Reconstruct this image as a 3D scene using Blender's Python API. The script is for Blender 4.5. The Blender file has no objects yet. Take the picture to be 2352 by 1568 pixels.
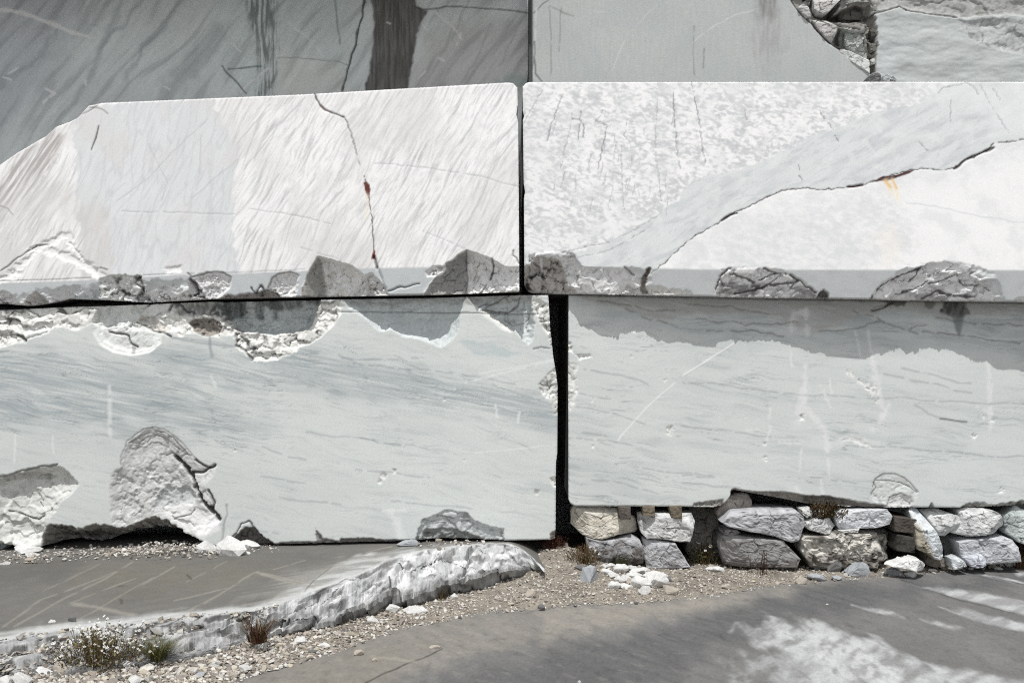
import bpy, bmesh, math, random
import numpy as np

# ------------------------------------------------------------------ camera, sky, sun, exposure
scene = bpy.context.scene
CAM_Z, CAM_D, FPX = 1.87, 10.0, 2500.0          # eye height, distance to the block faces, focal length in picture units (2352 wide)
cam_data = bpy.data.cameras.new('camera')
cam_data.sensor_width = 36.0
cam_data.lens = 36.0 * FPX / 2352.0
cam_data.clip_end = 3000.0
cam = bpy.data.objects.new('camera', cam_data)
cam.location = (0.0, -CAM_D, CAM_Z)
cam.rotation_euler = (math.radians(90), 0, 0)
scene.collection.objects.link(cam)
scene.camera = cam

SUN = np.array([0.16, 1.0, -2.2])               # the way the light travels
SUN = SUN / np.linalg.norm(SUN)
SLOPE = 2.2
sun_el = math.asin(-SUN[2])
sun_az = math.atan2(-SUN[0], -SUN[1])           # compass angle of the sun, from +Y towards +X

world = bpy.data.worlds.new('World')
scene.world = world
world.use_nodes = True
wn = world.node_tree
for n in list(wn.nodes):
    wn.nodes.remove(n)
sky = wn.nodes.new('ShaderNodeTexSky')
sky.sky_type = 'NISHITA'
sky.sun_disc = False
sky.sun_elevation = sun_el
sky.sun_rotation = sun_az
sky.altitude = 900.0
sky.air_density = 1.0
sky.dust_density = 2.5
sky.ozone_density = 1.0
hsv = wn.nodes.new('ShaderNodeHueSaturation')
hsv.inputs['Saturation'].default_value = 0.12
bg = wn.nodes.new('ShaderNodeBackground')
bg.inputs['Strength'].default_value = 0.112
wo = wn.nodes.new('ShaderNodeOutputWorld')
wn.links.new(sky.outputs[0], hsv.inputs['Color'])
wn.links.new(hsv.outputs[0], bg.inputs['Color'])
wn.links.new(bg.outputs[0], wo.inputs['Surface'])

sun_data = bpy.data.lights.new('sun', 'SUN')
sun_data.energy = 3.15
sun_data.angle = math.radians(0.53)
sun_data.color = (1.0, 0.982, 0.955)
sun = bpy.data.objects.new('sun', sun_data)
from mathutils import Vector
sun.rotation_euler = Vector(SUN).to_track_quat('-Z', 'Y').to_euler()
sun.location = (-3, -12, 25)
scene.collection.objects.link(sun)

scene.view_settings.view_transform = 'Standard'
scene.view_settings.look = 'None'
scene.view_settings.exposure = 0.0
scene.view_settings.gamma = 1.0
scene.view_settings.use_curve_mapping = False

scene.cycles.filter_width = 1.1
scene.cycles.use_denoising = False
C = scene.collection
random.seed(4)
f4 = np.float32

# ------------------------------------------------------------------ helpers: measuring, noise, painting
def Z(ox, oy, pts, k=3.0):
    return [(ox * .98 + x / k, oy * .98 + y / k) for x, y in pts]
def P(u, v, Y):
    s = (Y + CAM_D) / FPX
    return ((u - 1176) * s, Y, CAM_Z - (v - 784) * s)
def G(u, v, z):
    d = (CAM_Z - z) * FPX / (v - 784.0)
    return ((u - 1176) * d / FPX, d - CAM_D)
def lin(c):
    c = np.asarray(c, float) / 255.0
    return np.where(c <= 0.04045, c / 12.92, ((c + 0.055) / 1.055) ** 2.4)
def alb(r, g, b, E):
    return np.clip(lin((r, g, b)) / E, 0.004, 0.9).astype(f4)
E_UP, E_LOW, E_SHADE, E_FLAT, EC = 0.95, 0.89, 0.37, 1.37, 0.50     # light that reaches upright lit, upright lit, shaded and flat faces

_tabs = {}
def _tab(seed):
    if seed not in _tabs:
        a = np.random.default_rng(seed).random((256, 256)) * 2 * np.pi
        _tabs[seed] = (np.cos(a).astype(f4), np.sin(a).astype(f4))
    return _tabs[seed]
def gn(x, y, seed=0):
    cx, sx = _tab(seed)
    xi = np.floor(x).astype(np.int32); yi = np.floor(y).astype(np.int32)
    xf = (x - xi).astype(f4); yf = (y - yi).astype(f4)
    u = xf * xf * xf * (xf * (xf * 6 - 15) + 10); v = yf * yf * yf * (yf * (yf * 6 - 15) + 10)
    x0 = xi & 255; x1 = (xi + 1) & 255; y0 = yi & 255; y1 = (yi + 1) & 255
    a = cx[x0, y0] * xf + sx[x0, y0] * yf
    b = cx[x1, y0] * (xf - 1) + sx[x1, y0] * yf
    c = cx[x0, y1] * xf + sx[x0, y1] * (yf - 1)
    d = cx[x1, y1] * (xf - 1) + sx[x1, y1] * (yf - 1)
    return (a + u * (b - a) + v * ((c + u * (d - c)) - (a + u * (b - a)))) * 1.5
def fbm(x, y, o=4, seed=0, g=.5):
    s = np.zeros(np.shape(x), f4); a = 1.0; t = 0
    for i in range(o):
        s += a * gn(x * 2 ** i + i * 7.3, y * 2 ** i - i * 3.1, seed + i); t += a; a *= g
    return s / t * 1.4
def aniso(u, v, ang, lx, ly, seed=0, o=4, warp=0.0):
    a = math.radians(ang); c, s = math.cos(a), math.sin(a)
    p = u * c + v * s; q = -u * s + v * c
    if warp:
        q = q + warp * gn(p / (lx * 1.3), q / (lx * .8), seed + 50)
    return fbm(p / lx, q / ly, o, seed)
def sst(a, b, x):
    t = np.clip((x - a) / (b - a), 0, 1)
    return t * t * (3 - 2 * t)
_cells = {}
def facet(x, y, seed=0, tilt=.6, edge=False):
    """angular rock relief: every cell is a flat tilted facet"""
    if seed not in _cells:
        r = np.random.default_rng(seed + 900)
        _cells[seed] = [r.random((64, 64)).astype(f4) for _ in range(5)]
    ax, ay, h, gx, gy = _cells[seed]
    xi = np.floor(x).astype(np.int32); yi = np.floor(y).astype(np.int32)
    best = np.full(np.shape(x), 9e9, f4); sec = best.copy(); out = np.zeros(np.shape(x), f4)
    for i in (-1, 0, 1):
        for j in (-1, 0, 1):
            cx = (xi + i) & 63; cy = (yi + j) & 63
            dx = x - (xi + i + ax[cx, cy]); dy = y - (yi + j + ay[cx, cy])
            d = dx * dx + dy * dy
            val = h[cx, cy] + tilt * 2 * ((gx[cx, cy] - .5) * dx + (gy[cx, cy] - .5) * dy)
            m = d < best
            sec = np.where(m, best, np.minimum(sec, d))
            best = np.where(m, d, best); out = np.where(m, val, out)
    return (out - .5, np.sqrt(sec) - np.sqrt(best)) if edge else out - .5
def seg_d(u, v, pts):
    best = np.full(u.shape, 1e9, f4)
    for (x0, y0), (x1, y1) in zip(pts[:-1], pts[1:]):
        dx, dy = x1 - x0, y1 - y0
        L = dx * dx + dy * dy + 1e-9
        t = np.clip(((u - x0) * dx + (v - y0) * dy) / L, 0, 1)
        d = (u - x0 - t * dx) ** 2 + (v - y0 - t * dy) ** 2
        best = np.minimum(best, d)
    return np.sqrt(best)
def psd(u, v, poly):
    inside = np.zeros(u.shape, bool)
    q = list(poly)
    for (x0, y0), (x1, y1) in zip(q, q[1:] + q[:1]):
        if y0 == y1:
            continue
        c = ((y0 > v) != (y1 > v)) & (u < (x1 - x0) * (v - y0) / (y1 - y0) + x0)
        inside ^= c
    d = seg_d(u, v, q + q[:1])
    return np.where(inside, d, -d)
def interp(pts, x):
    return np.interp(x, [p[0] for p in pts], [p[1] for p in pts])

class Face:
    """a sheet of points measured in picture units, with a relief depth (metres, into the rock) and a colour"""
    def __init__(s, U, V, base, seed=0, unit=1.0):
        s.U, s.V = U.astype(f4), V.astype(f4)
        s.D = np.zeros(U.shape, f4)
        s.C = np.tile(np.asarray(base, f4), (U.size, 1))
        s.seed = seed; s.k = 0; s.unit = unit
    def sub(s, pts, m):
        xs = [p[0] for p in pts]; ys = [p[1] for p in pts]
        return np.nonzero((s.U > min(xs) - m) & (s.U < max(xs) + m) & (s.V > min(ys) - m) & (s.V < max(ys) + m))[0]
    def mix(s, m, col, idx=None):
        m = np.clip(m, 0, 1)[:, None]
        if idx is None:
            s.C += (np.asarray(col, f4) - s.C) * m
        else:
            s.C[idx] += (np.asarray(col, f4) - s.C[idx]) * m
    def mul(s, m, idx=None):
        if idx is None:
            s.C *= m[:, None]
        else:
            s.C[idx] *= m[:, None]
    def line(s, pts, w, col, a=1.0, jit=2.0, groove=0.0, js=30.0, gaps=0.0, soft=.6, taper=True):
        s.k += 1; sd = s.seed + s.k * 3
        k = s.unit
        i = s.sub(pts, (w * 2 + jit * 3) * k)
        if not i.size:
            return
        u, v = s.U[i], s.V[i]
        uu = u + jit * k * gn(u / (js * k), v / (js * k), sd) + jit * .4 * k * gn(u / (js * .35 * k), v / (js * .35 * k), sd + 1)
        vv = v + jit * k * gn(u / (js * k) + 31, v / (js * k), sd + 2) + jit * .4 * k * gn(u / (js * .35 * k), v / (js * .35 * k) + 9, sd + 1)
        d = seg_d(uu, vv, pts)
        ww = w * k * (1 + .5 * gn(u / (22 * k), v / (22 * k), sd + 4))
        m = 1 - sst(ww * (1 - soft) * .5, ww * (.5 + soft * .5) + .7 * k, d)
        if gaps:
            m = m * sst(gaps - .55, gaps - .2, gn(u / (17 * k), v / (17 * k), sd + 5) + .25)
        s.mix(m * a, col, i)
        if groove:
            s.D[i] += m * groove
    def poly(s, pts, col, a=1.0, soft=6.0, jit=5.0, js=20.0, noise=0.0, ns=(20, 20), ang=0):
        s.k += 1; sd = s.seed + s.k * 3
        k = s.unit
        i = s.sub(pts, (soft * 2 + jit * 3) * k)
        if not i.size:
            return
        u, v = s.U[i], s.V[i]
        uu = u + jit * k * fbm(u / (js * k), v / (js * k), 3, sd); vv = v + jit * k * fbm(u / (js * k) + 17, v / (js * k), 3, sd + 3)
        d = psd(uu, vv, pts) / k
        m = sst(-soft, soft, d)
        if noise:
            m = m * (1 - noise + noise * sst(-.35, .35, aniso(u / k, v / k, ang, ns[0], ns[1], sd + 6, 4)))
        s.mix(m * a, col, i)
        return i, m
    def chip(s, pts, depth, ew=8.0, rough=.02, fs=22.0, jit=5.0, js=22.0, col=None, ca=1.0, ramp=None, dirt=None, da=.7, terr=0, lip=None, ft=.6, fx=1.0, crev=None):
        """a piece broken out of the face; ramp = (angle, from, to, a, b) scales the depth along a direction"""
        s.k += 1; sd = s.seed + s.k * 5
        i = s.sub(pts, jit * 3 + 8)
        if not i.size:
            return
        u, v = s.U[i], s.V[i]
        uu = u + jit * fbm(u / js, v / js, 4, sd); vv = v + jit * fbm(u / js + 11, v / js - 5, 4, sd + 2)
        d = psd(uu, vv, pts)
        ins = d > 0
        t = 1 - np.exp(-np.maximum(d, 0) / ew)
        dep = depth * t
        if ramp:
            a = math.radians(ramp[0])
            q = u * math.cos(a) + v * math.sin(a)
            r = ramp[3] + (ramp[4] - ramp[3]) * np.clip((q - ramp[1]) / (ramp[2] - ramp[1]), 0, 1)
            dep = dep * r
        wu = u + .35 * fs * fbm(u / fs, v / fs, 3, sd + 21); wv = v + .35 * fs * fbm(u / fs + 9, v / fs, 3, sd + 22)
        f1, e1 = facet(wu / (fs * fx) + sd, wv / fs, sd, ft, True)
        f2, e2 = facet(wu / (fs * .42 * fx) + 3, wv / (fs * .42), sd + 1, ft, True)
        fa = f1 + .5 * f2 + .2 * fbm(u / (fs * .3), v / (fs * .3), 3, sd + 4)
        cv = min(1.0, rough / .035) if crev is None else crev
        gate = sst(-.1, .35, fbm(u / (fs * 1.4), v / (fs * 1.4), 2, sd + 25))
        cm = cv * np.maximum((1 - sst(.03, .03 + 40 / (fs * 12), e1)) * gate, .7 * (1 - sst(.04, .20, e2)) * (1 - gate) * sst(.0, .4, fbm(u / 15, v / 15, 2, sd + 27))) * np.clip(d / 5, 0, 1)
        rg = rough * fa * np.clip(d / 9.0, 0, 1)
        if terr:
            dep = np.floor(dep / terr + .5) * terr * .75 + dep * .25
        rg = rg + .014 * cm
        s.D[i] = np.where(ins, s.D[i] + np.maximum(dep + rg, 0.001), s.D[i])
        mm = sst(-1, 2, d)
        if col is not None:
            s.mix(mm * ca, col, i)
            s.mul(1 + mm * (.16 * fbm(u / 6, v / 5, 3, sd + 12) + .10 * fa), i)
        if dirt is not None:
            dm = sst(.12, .45, fbm(u / 34 + 5, v / 26, 4, sd + 8) + .25 * fa)
            s.mix(mm * dm * da, dirt, i)
        if col is not None:
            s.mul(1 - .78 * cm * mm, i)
        if lip is not None:
            lm = np.exp(-(d / 2.2) ** 2)
            s.mix(lm * .8, lip, i)

def mesh_np(name, verts, quads, cols=None, tris=None, ngons=(), smooth=True):
    me = bpy.data.meshes.new(name)
    quads = np.asarray(quads, np.int32).reshape(-1, 4)
    tris = np.zeros((0, 3), np.int32) if tris is None else np.asarray(tris, np.int32).reshape(-1, 3)
    verts = np.asarray(verts, f4)
    lv = [quads.ravel(), tris.ravel()] + [np.asarray(n, np.int32) for n in ngons]
    tot = np.concatenate([np.full(len(quads), 4, np.int32), np.full(len(tris), 3, np.int32), np.array([len(n) for n in ngons], np.int32)])
    lv = np.concatenate(lv)
    start = np.concatenate([[0], np.cumsum(tot)[:-1]]).astype(np.int32)
    me.vertices.add(len(verts)); me.vertices.foreach_set('co', verts.ravel())
    me.loops.add(len(lv)); me.loops.foreach_set('vertex_index', lv)
    me.polygons.add(len(tot)); me.polygons.foreach_set('loop_start', start); me.polygons.foreach_set('loop_total', tot)
    me.polygons.foreach_set('use_smooth', np.full(len(tot), smooth))
    me.update(calc_edges=True)
    me.validate()
    if cols is not None:
        ca = me.color_attributes.new('rock_colour', 'FLOAT_COLOR', 'POINT')
        c4 = np.ones((len(verts), 4), f4); c4[:, :3] = cols
        ca.data.foreach_set('color', c4.ravel())
    return me
def link(name, me, mat=None, parent=None, label=None, cat=None, group=None, kind=None, loc=None):
    o = bpy.data.objects.new(name, me)
    if mat is not None and me is not None and not me.materials:
        me.materials.append(mat)
    if parent is not None:
        o.parent = parent
    if label: o['label'] = label
    if cat: o['category'] = cat
    if group: o['group'] = group
    if kind: o['kind'] = kind
    if loc is not None: o.location = loc
    C.objects.link(o)
    return o
def grid_quads(nx, ny):
    a = np.arange(nx * ny).reshape(ny, nx)
    return np.stack([a[:-1, :-1], a[:-1, 1:], a[1:, 1:], a[1:, :-1]], -1).reshape(-1, 4)

# ------------------------------------------------------------------ materials
def rock_mat(name, rough=.62, grain=.06, gscale=60.0, bump=.25, bscale=140.0, spec=.3, attr='rock_colour', big=.0, base=None):
    m = bpy.data.materials.new(name); m.use_nodes = True
    nt = m.node_tree; N = nt.nodes; L = nt.links
    b = N['Principled BSDF']
    tc = N.new('ShaderNodeTexCoord')
    if base is None:
        at = N.new('ShaderNodeAttribute'); at.attribute_name = attr
        src = at.outputs['Color']
    else:
        rgb = N.new('ShaderNodeRGB'); rgb.outputs[0].default_value = (*base, 1)
        src = rgb.outputs[0]
    no = N.new('ShaderNodeTexNoise'); no.inputs['Scale'].default_value = gscale; no.inputs['Detail'].default_value = 5; no.inputs['Roughness'].default_value = .65
    L.new(tc.outputs['Object'], no.inputs['Vector'])
    mr = N.new('ShaderNodeMapRange'); mr.inputs['From Min'].default_value = .3; mr.inputs['From Max'].default_value = .7
    mr.inputs['To Min'].default_value = 1 - grain; mr.inputs['To Max'].default_value = 1 + grain
    L.new(no.outputs['Fac'], mr.inputs['Value'])
    val = mr.outputs[0]
    if big:
        n2 = N.new('ShaderNodeTexNoise'); n2.inputs['Scale'].default_value = 9.0; n2.inputs['Detail'].default_value = 4
        L.new(tc.outputs['Object'], n2.inputs['Vector'])
        m2 = N.new('ShaderNodeMapRange'); m2.inputs['From Min'].default_value = .3; m2.inputs['From Max'].default_value = .7
        m2.inputs['To Min'].default_value = 1 - big; m2.inputs['To Max'].default_value = 1 + big
        L.new(n2.outputs['Fac'], m2.inputs['Value'])
        mu = N.new('ShaderNodeMath'); mu.operation = 'MULTIPLY'
        L.new(val, mu.inputs[0]); L.new(m2.outputs[0], mu.inputs[1]); val = mu.outputs[0]
    mx = N.new('ShaderNodeVectorMath'); mx.operation = 'SCALE'
    L.new(src, mx.inputs[0]); L.new(val, mx.inputs['Scale'])
    L.new(mx.outputs[0], b.inputs['Base Color'])
    b.inputs['Roughness'].default_value = rough
    b.inputs['Specular IOR Level'].default_value = spec
    nb = N.new('ShaderNodeTexNoise'); nb.inputs['Scale'].default_value = bscale; nb.inputs['Detail'].default_value = 4
    L.new(tc.outputs['Object'], nb.inputs['Vector'])
    bp = N.new('ShaderNodeBump'); bp.inputs['Strength'].default_value = bump; bp.inputs['Distance'].default_value = .01
    L.new(nb.outputs['Fac'], bp.inputs['Height']); L.new(bp.outputs[0], b.inputs['Normal'])
    return m
M_MARBLE = rock_mat('sawn_marble', .6, .055, 95, .14, 180)
M_WALL = rock_mat('weathered_marble', .75, .07, 45, .2, 90)
M_STONE = rock_mat('broken_marble', .7, .10, 40, .5, 70, big=.10)
M_ROAD = rock_mat('dusty_concrete', .85, .10, 55, .3, 120, spec=.15, big=.05)
M_GRAVEL = rock_mat('gravel_bed', .9, .18, 70, .6, 110, spec=.1)
M_PEBBLE = rock_mat('pebbles', .8, .10, 60, .3, 90, spec=.15)
M_WOOD = rock_mat('weathered_timber', .85, .25, 45, .6, 60, spec=.1)
M_PLANT = rock_mat('plant_tissue', .7, .15, 90, .0, 90, spec=.15)
M_FLOOR = rock_mat('marble_dust_floor', .9, .08, 1.5, .2, 20, spec=.1, base=(.48, .475, .46))

# ------------------------------------------------------------------ the ground sheets
ROAD_Z = -0.25
STEP = 2.3
floor_me = mesh_np('quarry_floor', [(-400, -400, -.30), (400, -400, -.30), (400, 400, -.30), (-400, 400, -.30)], [(0, 1, 2, 3)])
link('quarry_floor', floor_me, M_FLOOR, kind='structure')

# ------------------------------------------------------------------ sawn marble blocks
def build_block(name, left, right, top, bottom, y0, yback, paint, base, seed, mat, label, cat, rpx=4.0, topfix=None, botfix=None, step=STEP, group=None, rings=(.06, .25), vbreak=None, side=.0):
    us = [p[0] for p in top]; vs = [p[1] for p in left]
    vt, vb = float(np.mean([p[1] for p in top])), float(np.mean([p[1] for p in bottom]))
    x0, x1 = min(p[0] for p in left), max(p[0] for p in right)
    nx = int((x1 - x0) / step) + 1; ny = int((max(p[1] for p in bottom) - min(p[1] for p in top)) / step) + 1
    tt = np.linspace(0, 1, ny)
    if vbreak is not None:                       # fine rows only as far down as the face can be seen
        b = (vbreak - vt) / (vb - vt)
        tt = np.concatenate([np.linspace(0, b, int((vbreak - vt) / step)), np.linspace(b, 1, 14)[1:]]); ny = len(tt)
    ss = np.linspace(0, 1, nx)
    if x0 < -70 or x1 > 2440:                    # coarser columns where the block runs on outside the picture
        b0, b1 = max(0, (-70 - x0) / (x1 - x0)), min(1, (2440 - x0) / (x1 - x0))
        ss = np.linspace(b0, b1, int((b1 - b0) * (x1 - x0) / step))
        if b0 > 0: ss = np.concatenate([np.linspace(0, b0, 36)[:-1], ss])
        if b1 < 1: ss = np.concatenate([ss, np.linspace(b1, 1, 36)[1:]])
        nx = len(ss)
    S, T = np.meshgrid(ss, tt)
    lf = sorted([(p[1], p[0]) for p in left]); rf = sorted([(p[1], p[0]) for p in right])
    Uc = x0 + (x1 - x0) * S
    Vn = interp(top, Uc) + (interp(bottom, Uc) - interp(top, Uc)) * T
    for _ in range(2):
        Lx, Rx = interp(lf, Vn), interp(rf, Vn)
        U = Lx + (Rx - Lx) * S
        Vn = interp(top, U) + (interp(bottom, U) - interp(top, U)) * T
    V = Vn
    tp, bt = interp(top, U), interp(bottom, U)
    e = np.minimum(np.minimum(U - Lx, Rx - U), np.minimum(V - tp, bt - V))
    F = Face(U.ravel(), V.ravel(), base, seed)
    F.e = e.ravel().astype(f4)
    F.Y0 = y0(F.U, F.V).astype(f4)
    paint(F)
    rr = rpx * (1 + .7 * fbm(F.U / 40, F.V / 40, 3, seed + 70)) + 2.2 * np.abs(fbm(F.U / 9, F.V / 9, 2, seed + 74))
    rr = np.maximum(rr, .8)
    q = np.clip(rr - F.e, 0, rr)
    F.D += (rr - np.sqrt(np.maximum(rr * rr - q * q, 0))) / 250.0
    s = (F.Y0 + CAM_D) / FPX
    X = (F.U - 1176) * s; Zz = CAM_Z - (F.V - 784) * s; Y = F.Y0 + F.D
    verts = [np.stack([X, Y, Zz], -1)]
    idx = np.arange(nx * ny).reshape(ny, nx)
    loop = np.concatenate([idx[0, :], idx[1:, -1], idx[-1, -2::-1], idx[-2:0:-1, 0]])
    nl = len(loop)
    is_top = np.zeros(nl, bool); is_top[:nx] = True
    is_bot = np.zeros(nl, bool); is_bot[nx + ny - 1:nx + ny - 1 + nx - 1] = True
    quads = [grid_quads(nx, ny)[:, ::-1]]
    cols = [F.C]
    prev = loop
    off = nx * ny
    bx, by, bz = X[loop], Y[loop], Zz[loop]
    for k, dy in enumerate(list(rings) + [None]):
        yy = by + dy if dy is not None else np.full(nl, yback)
        zz = bz.copy()
        if topfix is not None and k >= 1:
            zz[is_top] = topfix(bx[is_top])
        if botfix is not None and k >= 1:
            zz[is_bot] = botfix(bx[is_bot])
        verts.append(np.stack([bx, yy, zz], -1)); cols.append(F.C[loop] * (1 - side) + side * GAP_SHADE)
        cur = off + np.arange(nl); off += nl
        quads.append(np.stack([prev, np.roll(prev, -1), np.roll(cur, -1), cur], -1)[:, ::-1])
        prev = cur
    me = mesh_np(name, np.concatenate(verts), np.concatenate(quads), np.clip(np.concatenate(cols), .003, .92), ngons=[prev])
    return link(name, me, mat, label=label, cat=cat, group=group)

def notch(F, pts, valley, dmax, wl, wr, ew=6, rough=.02, fs=24, jit=4, col=None, dirt=None, da=.6, sd=0, vpow=1.0):
    i = F.sub(pts, 16)
    u, v = F.U[i], F.V[i]
    uu = u + jit * fbm(u / 20, v / 20, 4, sd); vv = v + jit * fbm(u / 20 + 7, v / 20, 4, sd + 2)
    d = psd(uu, vv, pts)
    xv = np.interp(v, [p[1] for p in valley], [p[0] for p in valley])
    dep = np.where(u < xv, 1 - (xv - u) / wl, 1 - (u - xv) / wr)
    dep = dmax * np.clip(dep, 0, 1) ** vpow * (1 - np.exp(-np.maximum(d, 0) / ew))
    fa, e1 = facet((u + 6 * fbm(u / 20, v / 20, 3, sd + 30)) / fs + sd, v / fs, sd, .7, True)
    f2, e2 = facet(u / (fs * .4), (v + 3 * fbm(u / 9, v / 9, 3, sd + 31)) / (fs * .4), sd + 1, .7, True)
    fa = fa + .5 * f2
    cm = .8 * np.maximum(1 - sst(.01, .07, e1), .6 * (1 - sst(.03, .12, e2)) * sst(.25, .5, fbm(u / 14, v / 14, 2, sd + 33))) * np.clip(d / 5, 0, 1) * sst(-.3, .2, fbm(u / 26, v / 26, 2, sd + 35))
    dep = dep + rough * fa * np.clip(d / 10, 0, 1)
    F.D[i] = np.where(d > 0, np.maximum(F.D[i], 0) * .4 + np.maximum(dep, .002), F.D[i])
    m = sst(-1, 2, d)
    if col is not None:
        F.mix(m, col, i)
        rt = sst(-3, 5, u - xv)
        F.mul(1 + m * (rt * (.22 + .22 * fbm(u / 9, v / 8, 3, sd + 5)) - (1 - rt) * .60 + .12 * fbm(u / 5, v / 9, 3, sd + 15)), i)  # shade on the left facet, light on the right, put into the colour
        dep2 = .03 * rt * (facet(u / 13, v / 15, sd + 20, .9)) * np.clip(d / 10, 0, 1)
        F.D[i] += np.where(d > 0, dep2 + .014 * cm, 0).astype(f4)
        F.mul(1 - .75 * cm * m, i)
    if dirt is not None:
        F.mix(m * da * sst(-.1, .5, fbm(u / 30, v / 22, 4, sd + 8) + .3 * fa), dirt, i)

def carve(F, zs, ylow, jit=4.0, sd=0):
    """break the lower edge back so that the sun reaches under it"""
    us = F.U + 9 + 3 * fbm(F.U / 26, F.V / 26, 3, sd + 3)
    yy = interp(zs, us) + jit * fbm(F.U / 16, F.V / 60, 3, sd) + 2.2 * fbm(F.U / 5, F.V / 90, 2, sd + 9)
    zt = CAM_Z - (yy - 784) / 250.0
    z = CAM_Z - (F.V - 784) * (F.Y0 + CAM_D) / FPX
    need = ylow + (zt - z) / SLOPE - F.Y0
    vc = need > F.D
    i = np.nonzero(vc)[0]
    u, v = F.U[i], F.V[i]
    dif = np.clip((need[i] - F.D[i]) / .035, 0, 1)
    wu = u + 9 * fbm(u / 26, v / 22, 3, sd + 21); wv = v + 7 * fbm(u / 26 + 9, v / 22, 3, sd + 22)
    f1, e1 = facet(wu / 64, wv / 24, sd + 31, 1.0, True)
    f2, e2 = facet(wu / 27, wv / 12, sd + 32, .9, True)
    F.D[i] = need[i] + dif * (.060 * f1 + .020 * f2 + .003 * fbm(u / 5, v / 4, 2, sd + 33) + .004)
    gate = sst(-.2, .25, fbm(u / 40, v / 30, 2, sd + 35))
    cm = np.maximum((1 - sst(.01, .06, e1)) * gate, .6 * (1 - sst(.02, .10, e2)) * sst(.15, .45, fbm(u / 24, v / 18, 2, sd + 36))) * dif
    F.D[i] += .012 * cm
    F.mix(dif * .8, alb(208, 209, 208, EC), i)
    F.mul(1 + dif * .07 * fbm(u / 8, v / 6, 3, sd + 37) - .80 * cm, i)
    F.mix(dif * .45 * sst(.2, .5, fbm(u / 30, v / 18, 4, sd + 38)), alb(120, 118, 114, EC), i)
    return vc

GAP_SHADE = np.array((.10, .095, .085), f4)            # gap shade put into the colour of the block sides
WHITE = alb(240, 240, 240, E_UP)
FRESH = np.array((.86, .86, .85), f4)

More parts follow.
